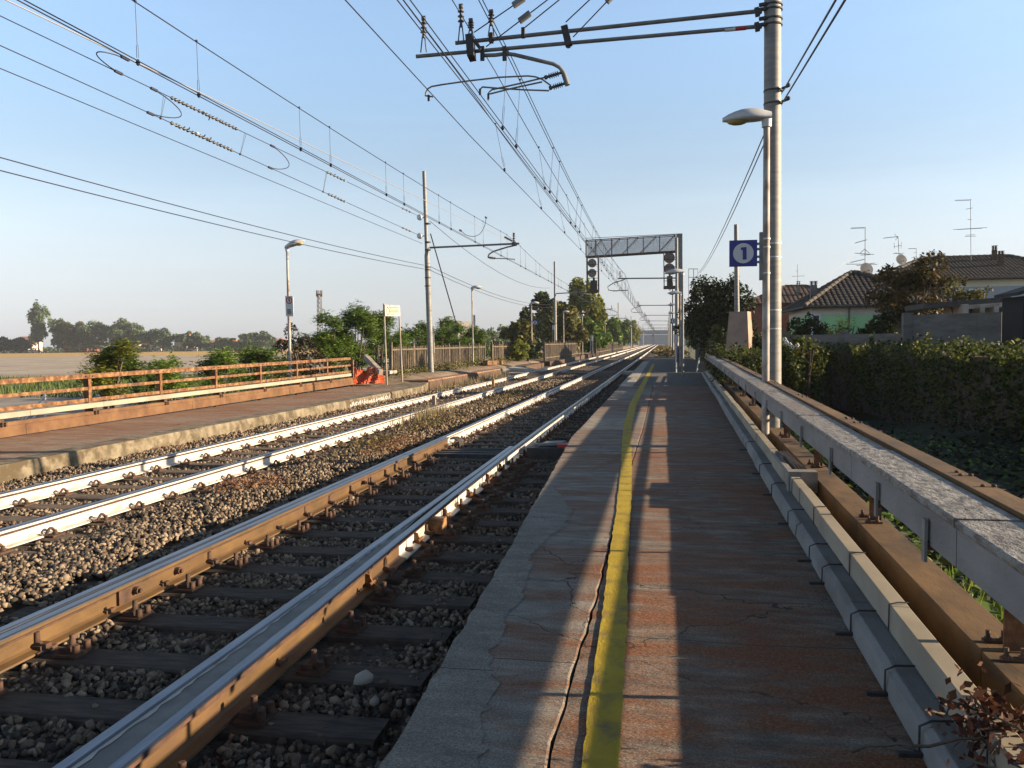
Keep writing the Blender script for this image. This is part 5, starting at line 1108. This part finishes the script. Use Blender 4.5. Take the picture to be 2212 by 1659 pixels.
def far_house(px0,px1,pe,pr,Y,wm,label,pb=760):
    a=at(px0,pe,Y); c=at(px1,pe,Y); zr=at(px0,pr,Y).z; t=thing('far_house',((a.x+c.x)/2,Y,GZ),label,'house','far houses beyond the fields'); b=MB(); b.box(a.x,c.x,Y,Y+12,GZ-1,a.z); mpart(b,'wall',wm,t)
    b=MB(); xm=(a.x+c.x)/2; o=1.; b.add([(a.x-o,Y-o,a.z),(c.x+o,Y-o,a.z),(c.x+o,Y+12+o,a.z),(a.x-o,Y+12+o,a.z),(a.x+.3*(c.x-a.x),Y+6,zr),(c.x-.3*(c.x-a.x),Y+6,zr)],[(0,1,5,4),(2,3,4,5),(3,0,4),(1,2,5)]); mpart(b,'roof','roof_far',t)
    b=MB(); n=max(2,int((c.x-a.x)/3.5)); 
    for i in range(n):
        x=a.x+(c.x-a.x)*(i+.5)/n
        for zf in (.3,.72): z=GZ+(a.z-GZ)*zf; b.box(x-.5,x+.5,Y-.04,Y-.01,z-.6,z+.7)
    mpart(b,'window','glass_dark',t)
for px0,px1,pe,pr,wm,lab in ((18,60,738,727,'wall_pink','far low house with orange roof at the extreme left'),(136,152,735,728,'wall_red','far small red house between the tall trees'),(176,187,738,730,'wall_red','far red house with pale base left of the tree row'),(268,286,737,729,'wall_pink','far pale house half hidden behind the tree row'),(306,324,744,738,'wall_pink','far low white house at the right end of the tree row'),(376,402,728,720,'wall_pink','tall pale far house with orange hipped roof, right of the tree row'),(446,470,741,733,'wall_blue','far white house with small gable'),(470,500,738,731,'wall_pink','far house with long orange roof'),(500,528,741,735,'wall_red','far reddish house beside the dark bushes'),(585,606,736,731,'wall_blue','far grey roofed house left of the dark bushes')):
    far_house(px0,px1,pe,pr,440,wm,lab)
b=MB(); a=at(965,692,200); c=at(990,700,200); b.box(at(950,700,200).x,at(988,700,200).x,200,215,GZ,at(965,693,200).z); tag(b.build('grey_warehouse','conc_dark'),'grey warehouse wall behind the bushes right of the left mast','warehouse')
# ---------------------------------------------------------------- foliage
def lobes_crown(c,rad,nl,n,size,asp=.55,seed=1,low=-.75,gap=.75):
    r=np.random.default_rng(seed); c=np.array(c,float); rad=np.array(rad,float)
    L=r.normal(size=(nl,3)); L/=np.linalg.norm(L,axis=1)[:,None]; L*=r.uniform(.3,.92,(nl,1)); L[:,2]=np.clip(L[:,2],low,1)
    lr=r.uniform(.18,.40,nl); w=lr**2; k=r.choice(nl,n,p=w/w.sum())
    d=r.normal(size=(n,3)); d/=np.linalg.norm(d,axis=1)[:,None]; d[:,2]=np.where(d[:,2]<-.4,-d[:,2]*.5,d[:,2])
    rr=lr[k]*r.uniform(.55,1.12,n)**.7
    P=(L[k]+d*rr[:,None])
    keep=r.uniform(size=n)>(1-gap)*(np.sin(P[:,0]*9+seed)*np.sin(P[:,1]*8)*np.sin(P[:,2]*10)>.15)
    return c+P[keep]*rad, (c+L*rad)
def tree(name,base,h,rad,label,leaf,cat='tree',n=2600,nl=16,size=.16,trunk=.12,cz=None,asp=.55,seed=1,group=None,lean=(0,0),gap=.8,low=-.75,szv=.4):
    base=Vector(base); t=thing(name,base,label,cat,group); rad=np.array(rad,float); cz=cz if cz is not None else h-rad[2]
    c=np.array((lean[0],lean[1],cz)); P,L=lobes_crown(c,rad,int(nl*1.5),int(n*1.6),size,asp,seed,low,gap); size*=.84
    V,F=leaf_quads(P,rng.uniform(size*(1-szv),size*(1+szv),len(P)),asp,up=.2); np_mesh('crown',V,F,leaf,t)
    b=MB(); b.tube([(0,0,-.4),(lean[0]*.3,lean[1]*.3,cz*.45),(lean[0],lean[1],cz)],[trunk,trunk*.8,trunk*.4],8)
    for l in L[::max(1,len(L)//9)]: b.tube([(lean[0]*.35,lean[1]*.35,cz*.45),tuple((np.array((lean[0]*.5,lean[1]*.5,cz*.6))+l)/2),tuple(l)],[trunk*.45,trunk*.3,trunk*.12],5)
    b.build('trunk','bark',t); return t
def fronds(B,D,Ln,nl,size,seed):
    # compound leaves: arching stalks carrying pairs of leaflets
    r=np.random.default_rng(seed); n=len(B); VV=[]
    D=D/np.linalg.norm(D,axis=1)[:,None]; side=np.cross(D,np.array([0,0,1.]))+1e-4; side/=np.linalg.norm(side,axis=1)[:,None]
    for i in range(nl):
        t=(i+.8)/nl; droop=np.array([0,0,-1.])*(Ln*.55*t*t)[:,None]
        p=B+D*(Ln*t)[:,None]+droop; w=(1-.45*t)
        for s in (-1,1):
            q=side*s*.8+D*.45+np.array([0,0,-.35])+r.normal(size=(n,3))*.15; q/=np.linalg.norm(q,axis=1)[:,None]
            u=np.cross(q,np.array([0,0,1.])+r.normal(size=(n,3))*.35); u/=np.linalg.norm(u,axis=1)[:,None]; L_=(size*w*r.uniform(.8,1.2,n))[:,None]
            VV.append(np.stack([p,p+q*L_*.5+u*L_*.24,p+q*L_,p+q*L_*.5-u*L_*.24],1))
    V=np.concatenate(VV,0).reshape(-1,3); return V,np.arange(len(V)).reshape(-1,4)
def robinia(name,base,h,rad,label,leaf='leaf_rob',n=260,size=.13,fl=.6,seed=1,cz=None,group='bushes behind the opposite platform',cat='bush',nlf=6,low=-.8):
    base=Vector(base); t=thing(name,base,label,cat,group); rad=np.array(rad,float); cz=cz if cz is not None else h-rad[2]*.9; r=np.random.default_rng(seed)
    P,L=lobes_crown((0,0,cz),rad*.8,14,n,.1,.5,seed,low,.9); d=P-np.array((0,0,cz-rad[2]*.9)); d/=np.linalg.norm(d,axis=1)[:,None]; d+=r.normal(size=d.shape)*.45; d[:,2]+=.25
    V,F=fronds(P,d,r.uniform(fl*.6,fl*1.25,len(P)),nlf,size,seed); np_mesh('foliage',V,F,leaf,t)
    b=MB()
    for l in L: b.tube([(random.uniform(-.1,.1)*rad[0],0,-.3),tuple((np.array((0,0,cz*.3))+l)*.5),tuple(l)],[.05,.035,.015],5)
    b.build('stem','bark',t); return t
def gp_(px,Y,z=GZ): p=at(px,740,Y); return Vector((p.x,Y,z))
def H(px,py,Y,z=GZ): return at(px,py,Y).z-z
def Wd(p0,p1,Y): return abs(at(p1,740,Y).x-at(p0,740,Y).x)
# bushes beyond the opposite railing and fence (photo columns, distance)
for i,(p0,p1,top,Y,leaf,n,fl,lab) in enumerate((
    (178,290,738,24,'leaf_yel',300,.75,'yellow green feathery bush rising above the orange railing at the left'),
    (262,352,752,25,'leaf_mid',240,.7,'darker feathery bush beside the yellow green one above the orange railing'),
    (330,408,762,23,'leaf_rob',150,.6,'small pale feathery bush low behind the orange railing'),
    (432,520,742,27,'leaf_rob',260,.8,'loose green feathery bush left of the upturned lamp'),
    (505,612,738,29,'leaf_mid',280,.8,'dense green feathery bush just left of the upturned lamp post'))):
    robinia('feathery_bush',gp_((p0+p1)/2,Y),H((p0+p1)/2,top,Y),(Wd(p0,p1,Y)*.6,1.1,H(300,top,Y)*.52),lab,leaf,int(n*2.6),.16,fl,seed=31+i)
tree('dark_bush',gp_(650,33),H(650,703,33),(Wd(596,705,33)*.58,1.5,H(650,703,33)*.52),'almost black purple leaved bush behind the upturned lamp post','leaf_red',cat='bush',n=3800,nl=22,size=.085,seed=5,group='bushes behind the opposite platform')
robinia('robinia',gp_(712,36),H(712,672,36),(1.5,1.4,2.0),'bright green feathery tree with drooping sprays right of the dark bush','leaf_rob',1500,.18,.8,seed=51,cat='tree',group='trees behind the opposite platform')
robinia('robinia',gp_(768,38),H(768,656,38),(1.9,1.5,2.3),'tallest bright green feathery tree left of the cream info board','leaf_rob',2100,.18,.85,seed=52,cat='tree',group='trees behind the opposite platform')
robinia('robinia',gp_(818,41),H(818,668,41),(1.2,1.3,2.1),'feathery green tree directly behind the cream info board','leaf_mid',1000,.18,.8,seed=53,cat='tree',group='trees behind the opposite platform')
for i,(p0,p1,top,Y,leaf,lab) in enumerate(((838,880,712,47,'leaf_rob','green feathery bush between the info board posts and the mast'),(868,925,690,52,'leaf_mid','green feathery bush just left of the left mast'),(925,985,688,54,'leaf_rob','green feathery bush behind the guy wire'),(960,1010,702,50,'leaf_mid','lower green bush behind the picket fence near the guy wire'),(1000,1042,697,58,'leaf_rob','green feathery bush behind the lamp by the picket fence'))):
    robinia('feathery_bush',gp_((p0+p1)/2,Y),H(900,top,Y),(Wd(p0,p1,Y)*.85,1.6,H(900,top,Y)*.5),lab,leaf,1200,.2,.85,seed=71+i)
tree('round_tree',gp_(1057,150,-1),H(1057,704,150),(Wd(1030,1085,150)*.55,4,3.6),'grey green round tree far behind the broken fence','leaf_far',n=2200,nl=22,size=.32,seed=8,group='trees behind the opposite platform')
tree('round_tree',gp_(1093,190,-1),H(1093,702,190),(Wd(1078,1112,190)*.55,4,4),'darker far tree behind the gap left of the tall trees','leaf_far',n=1500,nl=16,size=.36,seed=9,group='trees behind the opposite platform')
tree('ivy_bush',gp_(1122,58,0),H(1122,738,58,0),(Wd(1100,1150,58)*.55,.9,1.0),'ivy covered bright green bush at the end of the picket fence','leaf_yel',cat='bush',n=2200,nl=14,size=.09,seed=10,cz=.9)
tree('dark_bush',gp_(1140,60,0),H(1140,738,60,0),(.9,.9,1.0),'dark green bush in front of the number 2 lamp post','leaf_dark',cat='bush',n=1500,nl=12,size=.1,seed=11,cz=.9)
for i,(p0,p1,top,bot,Y,leaf,lab,n) in enumerate((
    (1085,1150,692,742,75,'leaf_brown','rounded brownish tree left of the number 2 lamp',2600),
    (1112,1172,672,742,95,'leaf_dark','dark leaning tree behind the number 2 lamp',2200),
    (1142,1216,634,742,105,'leaf_dark','tall dark tree behind the second left mast',3600),
    (1188,1262,655,742,88,'leaf_brown','rust brown tree right of the second left mast',3400),
    (1208,1288,611,742,110,'leaf_yel','tallest yellow green tree left of the hanging signal',4200),
    (1262,1308,640,742,112,'leaf_yel','yellow green tree directly behind the hanging left signal',2600),
    (1250,1312,688,744,100,'leaf_mid','green bushy tree below the hanging left signal',2400),
    (1165,1235,650,742,102,'leaf_brown','brownish green tree filling the gap behind the left lamps',2800),
    (1300,1342,690,742,150,'leaf_mid','green tree right of the striped mast',1500),
    (1325,1362,694,742,190,'leaf_mid','bushy tree before the fifth mast',1500),
    (1352,1382,700,742,240,'leaf_yel','last light green tree before the overpass on the left',1200))):
    w_=Wd(p0,p1,Y); h=H((p0+p1)/2,top,Y)
    tree('broadleaf_tree',gp_((p0+p1)/2,Y),h,(w_*.56,w_*.45,h*.46),lab,leaf,n=n,nl=24,size=.0045*Y**.92+.02,seed=91+i,trunk=.2,cz=h*.56,group='trees along the line on the left')
for i,(p0,p1,top,lab,leaf) in enumerate(((60,106,656,'tall slender poplar standing alone in the far tree row','leaf_far'),(108,142,688,'dark far tree right of the tall poplar','leaf_far'),(140,178,694,'far tree with brownish top beside the wide row','leaf_brown'),(172,232,694,'wide far tree at the left of the long row','leaf_far'),(222,282,689,'highest wide far tree in the middle of the long row','leaf_far'),(270,326,703,'wide far tree right of the highest one','leaf_far'),(318,374,709,'rightmost wide far tree of the long row','leaf_far'),(-20,34,730,'low dark far trees at the extreme left','leaf_dark'),(24,66,732,'low dark far bush left of the poplar','leaf_dark'),(394,418,716,'small far tree beside the tall pale house','leaf_far'),(416,448,722,'small round far tree between the far houses','leaf_far'),(470,505,727,'low far trees before the orange roofed houses','leaf_far'),(520,562,721,'far tree left of the grey roofed house','leaf_far'),(548,592,718,'far tree just left of the dark purple bush','leaf_far'))):
    Y=425. ; w_=Wd(p0,p1,Y); p=gp_((p0+p1)/2,Y); h=H((p0+p1)/2,top,Y)
    if 'poplar' in lab: tree('poplar',p,h,(w_*.5,5,h*.47),lab,leaf,n=3600,nl=30,size=.8,seed=130+i,trunk=.4,cz=h*.54,group='far trees beyond the fields',gap=.7)
    else: tree('far_tree',p,h,(w_*.62,6,h*.48),lab,leaf,n=3600,nl=30,size=.8,seed=130+i,trunk=.35,cz=h*.54,group='far trees beyond the fields',gap=.75)
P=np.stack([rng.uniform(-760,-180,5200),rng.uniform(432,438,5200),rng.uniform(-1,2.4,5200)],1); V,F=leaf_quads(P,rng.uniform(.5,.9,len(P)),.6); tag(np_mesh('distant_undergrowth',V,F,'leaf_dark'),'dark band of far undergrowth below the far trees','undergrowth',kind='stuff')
P=np.stack([rng.uniform(-900,-150,4000),rng.uniform(470,800,4000),rng.uniform(-1,2.5,4000)],1); V,F=leaf_quads(P,rng.uniform(.8,1.5,len(P)),.6); tag(np_mesh('distant_wood',V,F,'leaf_far'),'hazy far woodland filling the horizon behind the fields','woodland',kind='stuff')
# right hand side
tree('dark_tree',gp_(1550,40),H(1550,585,40),(Wd(1490,1608,40)*.60,1.3,H(1550,585,40)*.46),'dense dark tree behind the round concrete pole','leaf_dark',n=13000,nl=36,size=.09,seed=201,trunk=.14,cz=H(1550,585,40)*.56)
tree('dark_tree',gp_(1520,52),H(1520,640,52),(1.5,1.5,2.2),'lower dark tree left of the round concrete pole','leaf_dark',n=4200,nl=20,size=.1,seed=202,trunk=.14)
tree('brown_bush',gp_(1560,30,-1),H(1560,703,30),(.95,.8,1.2),'brownish green bush at the foot of the dark tree','leaf_brown',cat='bush',n=1800,nl=14,size=.07,seed=203)
tree('autumn_tree',gp_(1978,30),H(1978,578,30),(Wd(1885,2080,30)*.5,1.3,1.35),'autumn tree with orange and brown leaves before the blue grey house','leaf_autumn',n=4600,nl=26,size=.085,seed=204,trunk=.1,cz=H(1978,640,30),gap=.7)
tree('autumn_tree',gp_(1905,30.5),H(1905,655,30.5),(.8,.8,1.1),'lower dark branch tree under the orange autumn tree','leaf_dark',n=1300,nl=12,size=.09,seed=205,trunk=.06,gap=.6)
tree('magnolia_bush',gp_(1738,30.5),H(1738,676,30.5),(Wd(1694,1782,30)*.52,.8,1.2),'glossy dark leaved bush against the mint green wall','leaf_dark',cat='bush',n=1700,nl=16,size=.1,seed=206,asp=.4)
robinia('young_fruit_tree',gp_(1820,31),H(1820,664,31),(.75,.7,1.2),'small loose green tree against the mint green wall',leaf='leaf_mid',n=60,size=.15,fl=.45,seed=207,group=None,cat='tree',nlf=4)
tree('yellow_bush',gp_(1800,30),H(1800,692,30),(.5,.5,.9),'sparse yellowish bush low in front of the mint green wall','leaf_yel',cat='bush',n=380,nl=9,size=.07,seed=208)
tree('green_bush',gp_(1640,28),H(1640,690,28),(.6,.7,1.6),'dark bush between the tapered plinth and the near lamp post','leaf_dark',cat='bush',n=1500,nl=14,size=.075,seed=209)
tree('vine_bush',gp_(2090,26.5),H(2090,632,26.5),(.7,.6,.8),'thin pale vine leaves hanging above the tall concrete wall','leaf_brown',cat='bush',n=420,nl=10,size=.07,seed=210,cz=H(2090,655,26.5))
def hedge(pts,z0,ztop,wd,n,label,leaf,size,seed):
    r=np.random.default_rng(seed); pts=[Vector((p[0],p[1],0)) for p in pts]; t=thing('hedge',(pts[0].x,pts[0].y,GZ),label,'hedge'); ls=[(c-a).length for a,c in zip(pts[:-1],pts[1:])]; T=sum(ls); P=[]
    for a,c,l in zip(pts[:-1],pts[1:],ls):
        d=(c-a).normalized(); nn=np.array((-d.y,d.x,0)); k=int(n*l/T); u=r.uniform(0,l,k); v=r.uniform(-1,1,k); v=np.sign(v)*np.abs(v)**.5*wd/2
        w=r.uniform(0,1,k)**.6; hz=ztop+.09*np.sin(u*1.9+seed)+.06*np.sin(u*5.3)+.05*r.normal(size=k); z=z0+(hz-z0)*w
        P.append(np.array(a)[None]+np.array(d)[None]*u[:,None]+nn[None]*(v*(1+.18*np.sin(u*3+z*4)))[:,None]+np.stack([0*u,0*u,z],1))
    P=np.concatenate(P)
    # upright shoots that stand above the clipped top
    S=[]; 
    for _ in range(int(T*9)):
        q=P[r.integers(0,len(P))]
        if q[2]<ztop-.25: continue
        hh=r.uniform(.08,.38)*r.uniform(.3,1); m_=int(6+hh*40); tt=r.uniform(0,1,m_)
        S.append(q+np.stack([tt*r.normal()*.07+r.normal(size=m_)*.02,tt*r.normal()*.07+r.normal(size=m_)*.02,tt*hh],1))
    P=np.concatenate([P]+S); V,F=leaf_quads(P,r.uniform(size*.6,size*1.4,len(P)),.55,up=.15); o=np_mesh('foliage',V,F,leaf,t); o.location=-t.location
    # upright shoots along the top
    b=MB(); core=[]
    for p in pts: core.append(p)
    secs=[]
    for i,p in enumerate(pts):
        d=(pts[min(i+1,len(pts)-1)]-pts[max(0,i-1)]).normalized(); nn=Vector((-d.y,d.x,0))*wd*.22; secs.append([(p.x+nn.x,p.y+nn.y,z0),(p.x-nn.x,p.y-nn.y,z0),(p.x-nn.x*.8,p.y-nn.y*.8,ztop-.22),(p.x+nn.x*.8,p.y+nn.y*.8,ztop-.22)])
    
    if len(pts)>2: b.loft(secs[:],caps=True)
    else:
        for _ in range(40): p=pts[0].lerp(pts[1],r.uniform(.05,.95)); b.tube([(p.x,p.y,z0),(p.x+r.normal()*.1,p.y+r.normal()*.1,(z0+ztop)/2),(p.x+r.normal()*.2,p.y+r.normal()*.2,ztop-.05)],[.02,.014,.005],5)
    o=b.build('twigs','bark',t); o.location=-t.location
hA=at(1570,757,25); hB=at(1655,757,22); hC=at(1760,757,16.5); hD=at(2240,757,13.2); hE=at(2420,757,12.5)
hedge([hA,hB],-.9,at(1610,756,24).z,.9,8000,'far end of the clipped hedge left of the near mast and below the plinth','leaf_hedge',.045,1)
hedge([at(1690,757,20.5),at(1750,757,19.6)],-.9,at(1720,742,20).z,.9,9000,'taller corner of the hedge directly right of the near mast','leaf_hedge',.045,2)
hedge([Vector((3.3,26.9,0)),Vector((5.2,26.7,0)),Vector((5.9,25.6,0)),Vector((6.1,22,0)),Vector((6.15,16,0)),Vector((6.2,8.5,0))],-.6,1.37,1.0,34000,'long clipped hedge running to the right edge below the concrete walls','leaf_hedge',.045,3)
# flowers over the hedge
b=MB(); random.seed(14)
for px,py in ((1695,730),(1699,737),(1706,741),(1722,743),(1712,747)): 
    c=at(px,py+3,19.6)
    for k in range(5): b.ball(c+Vector((.03*math.cos(k*1.26),-.01,.03*math.sin(k*1.26))),.022,6,4)
    b.tube([c,c-Vector((0,0,.09))],.004,4)
tag(b.build('white_flowers','white'),'few white flowers above the hedge right of the near mast','flowers')
def carpet(name,label,cat,pts,size,leaf,asp=.6,up=1.2):
    V,F=leaf_quads(np.array(pts),rng.uniform(size*.6,size*1.4,len(pts)),asp,up=up); return tag(np_mesh(name,V,F,leaf),label,cat,kind='stuff')
for i,(X,Y,hh,lab) in enumerate(((4.6,95,6.5,'green tree right of the gantry ladder beyond the dark tree'),(5.5,135,7.5,'farther green tree on the right before the overpass'),(6.5,190,8,'last green tree on the right before the overpass'))): tree('broadleaf_tree',(X,Y,GZ),hh,(2.2,2.2,hh*.45),lab,'leaf_mid',n=1800,nl=20,size=.2+i*.06,seed=230+i,group='trees along the line on the right')
n=26000; x=rng.uniform(1.7,11.5,n); y=rng.uniform(1.5,15.5,n); k=np.sin(x*2.1+y)*np.sin(y*1.7-x)+rng.normal(size=n)*.5; s=k>-.45
P=np.stack([x,y,-.28+.16*np.sin(x*1.7+y*.9)*np.sin(y*.7-x)+rng.uniform(.03,.26,n)],1)[s]; carpet('ivy_cover','dark green ivy and bramble covering the ground right of the railing','ground cover',P,.045,'leaf_dark')
n=5200; x=rng.uniform(1.8,5.6,n); y=rng.uniform(1.5,14,n); P=np.stack([x,y,-.26+.16*np.sin(x*1.7+y*.9)*np.sin(y*.7-x)+rng.uniform(.05,.3,n)],1)[np.sin(x*3+y*2)+rng.normal(size=n)*.5>.2]; carpet('bramble_patches','brighter bramble leaves scattered over the dark slope below the hedge','ground cover',P,.035,'leaf_mid')
n=1700; y=rng.uniform(2,16,n); x=1.5+.022*y+rng.uniform(0,.9,n); P=np.stack([x,y,rng.uniform(-.35,.12,n)],1); carpet('bramble','green bramble leaves growing up under the railing','ground cover',P,.045,'leaf_mid',up=.3)
def blades(name,label,cat,P,h,leaf,wd=.006,spread=.5):
    n=len(P); a=rng.uniform(0,2*PI,n); hh=rng.uniform(.4,1,n)*h; d=np.stack([np.cos(a),np.sin(a),0*a],1); s=np.stack([-np.sin(a),np.cos(a),0*a],1)*wd
    tipp=P+d*(hh*spread*rng.uniform(.2,1,n))[:,None]+np.stack([0*a,0*a,hh],1); V=np.stack([P-s,P+s,tipp],1).reshape(-1,3); return tag(np_mesh(name,V,np.arange(3*n).reshape(-1,3),leaf),label,cat,kind='stuff')
def patch(cx,cy,rx,ry,n,z): a=rng.normal(size=(n,2))*.5; return np.stack([cx+a[:,0]*rx,cy+a[:,1]*ry,np.full(n,z)+rng.uniform(-.02,.04,n)],1)
P=np.concatenate([patch(-4.9,13.2,.45,1.6,900,-.27),patch(-4.9,17,.5,2.2,900,-.27),patch(-4.9,25,.5,5,1100,-.27)]); C=P+rng.uniform(-.04,.04,P.shape); C[:,2]=P[:,2]+rng.uniform(0,.14,len(P))
carpet('track_weeds','low yellowish green weeds growing between the two tracks','weeds',C[200:],.028,'weed',up=.2)
P=np.concatenate([patch(-5.05,9.2,.4,.6,800,-.27),patch(-4.6,13.2,.35,1.5,1500,-.27)]); C=P.copy(); C[:,2]+=rng.uniform(0,.13,len(P)); carpet('red_weeds','reddish dry weeds among the stones between the two tracks','weeds',C,.018,'weed_red',up=.2)
blades('dry_grass','pale dry grass tufts at the foot of the brown platform face','dry grass',np.concatenate([np.stack([rng.uniform(-9.2,-8.4,900),rng.uniform(30,48,900),np.full(900,-.33)],1),patch(-5.6,19,.25,2,300,-.28)]),.38,'drygrass',.012)
n=5200; P=np.stack([rng.uniform(-12.6,-10.4,n),rng.uniform(31,62,n),rng.uniform(.1,.32,n)],1); C=P.copy(); C[:,2]+=rng.uniform(0,.35,n)*rng.uniform(0,1,n); carpet('dry_undergrowth','brown dry undergrowth along the foot of the picket fence','dry grass',C,.055,'leaf_brown',up=.2)
n=3500; P=np.stack([rng.uniform(-13,-10,n),rng.uniform(62,170,n),rng.uniform(.1,.5,n)],1); carpet('dry_verge','brown dry verge plants along the far fence','dry grass',P,.13,'leaf_brown',up=.3)
n=900; P=np.stack([rng.uniform(1.5,2.3,n),rng.uniform(1.8,5.5,n),rng.uniform(-.3,0,n)],1); blades('lush_grass','vivid green grass growing beside the rusty base beam at the near end','grass',P,.3,'leaf_rob',.012)
blades('field_grass','green grass strip between the gravel path and the tilled field','grass',np.stack([rng.uniform(-62,-18,9000),rng.uniform(36,58,9000),np.full(9000,GZ)],1),.55,'grass',.05)
n=2400; P=np.stack([rng.uniform(-1.0,2.6,n),rng.uniform(76,210,n),rng.uniform(-.1,.5,n)],1); carpet('verge_plants','green and brown verge plants at the far end of the near platform','weeds',P,.16,'weed',up=.3)
n=1600; P=np.stack([rng.uniform(-14.5,-12.3,n),rng.uniform(9,29,n),rng.uniform(-1,-.3,n)],1); carpet('bank_plants','green plants on the bank below the orange railing','ground cover',P,.12,'leaf_mid',up=.4)

# ---------------------------------------------------------------- evening air
b=MB(); b.box(-1200,400,-60,900,GZ-1.5,42); hz=b.build('haze','white'); hm=bpy.data.materials.new('haze'); hm.use_nodes=True; hn=hm.node_tree; hn.nodes.remove(hn.nodes['Principled BSDF'])
pv=hn.nodes.new('ShaderNodeVolumePrincipled'); pv.inputs['Color'].default_value=(.86,.9,.97,1); pv.inputs['Density'].default_value=.00022; pv.inputs['Anisotropy'].default_value=.2; hn.links.new(pv.outputs[0],hn.nodes['Material Output'].inputs['Volume'])
hz.data.materials[0]=hm; tag(hz,'thin pale evening haze over the fields and the line','haze',kind='stuff')
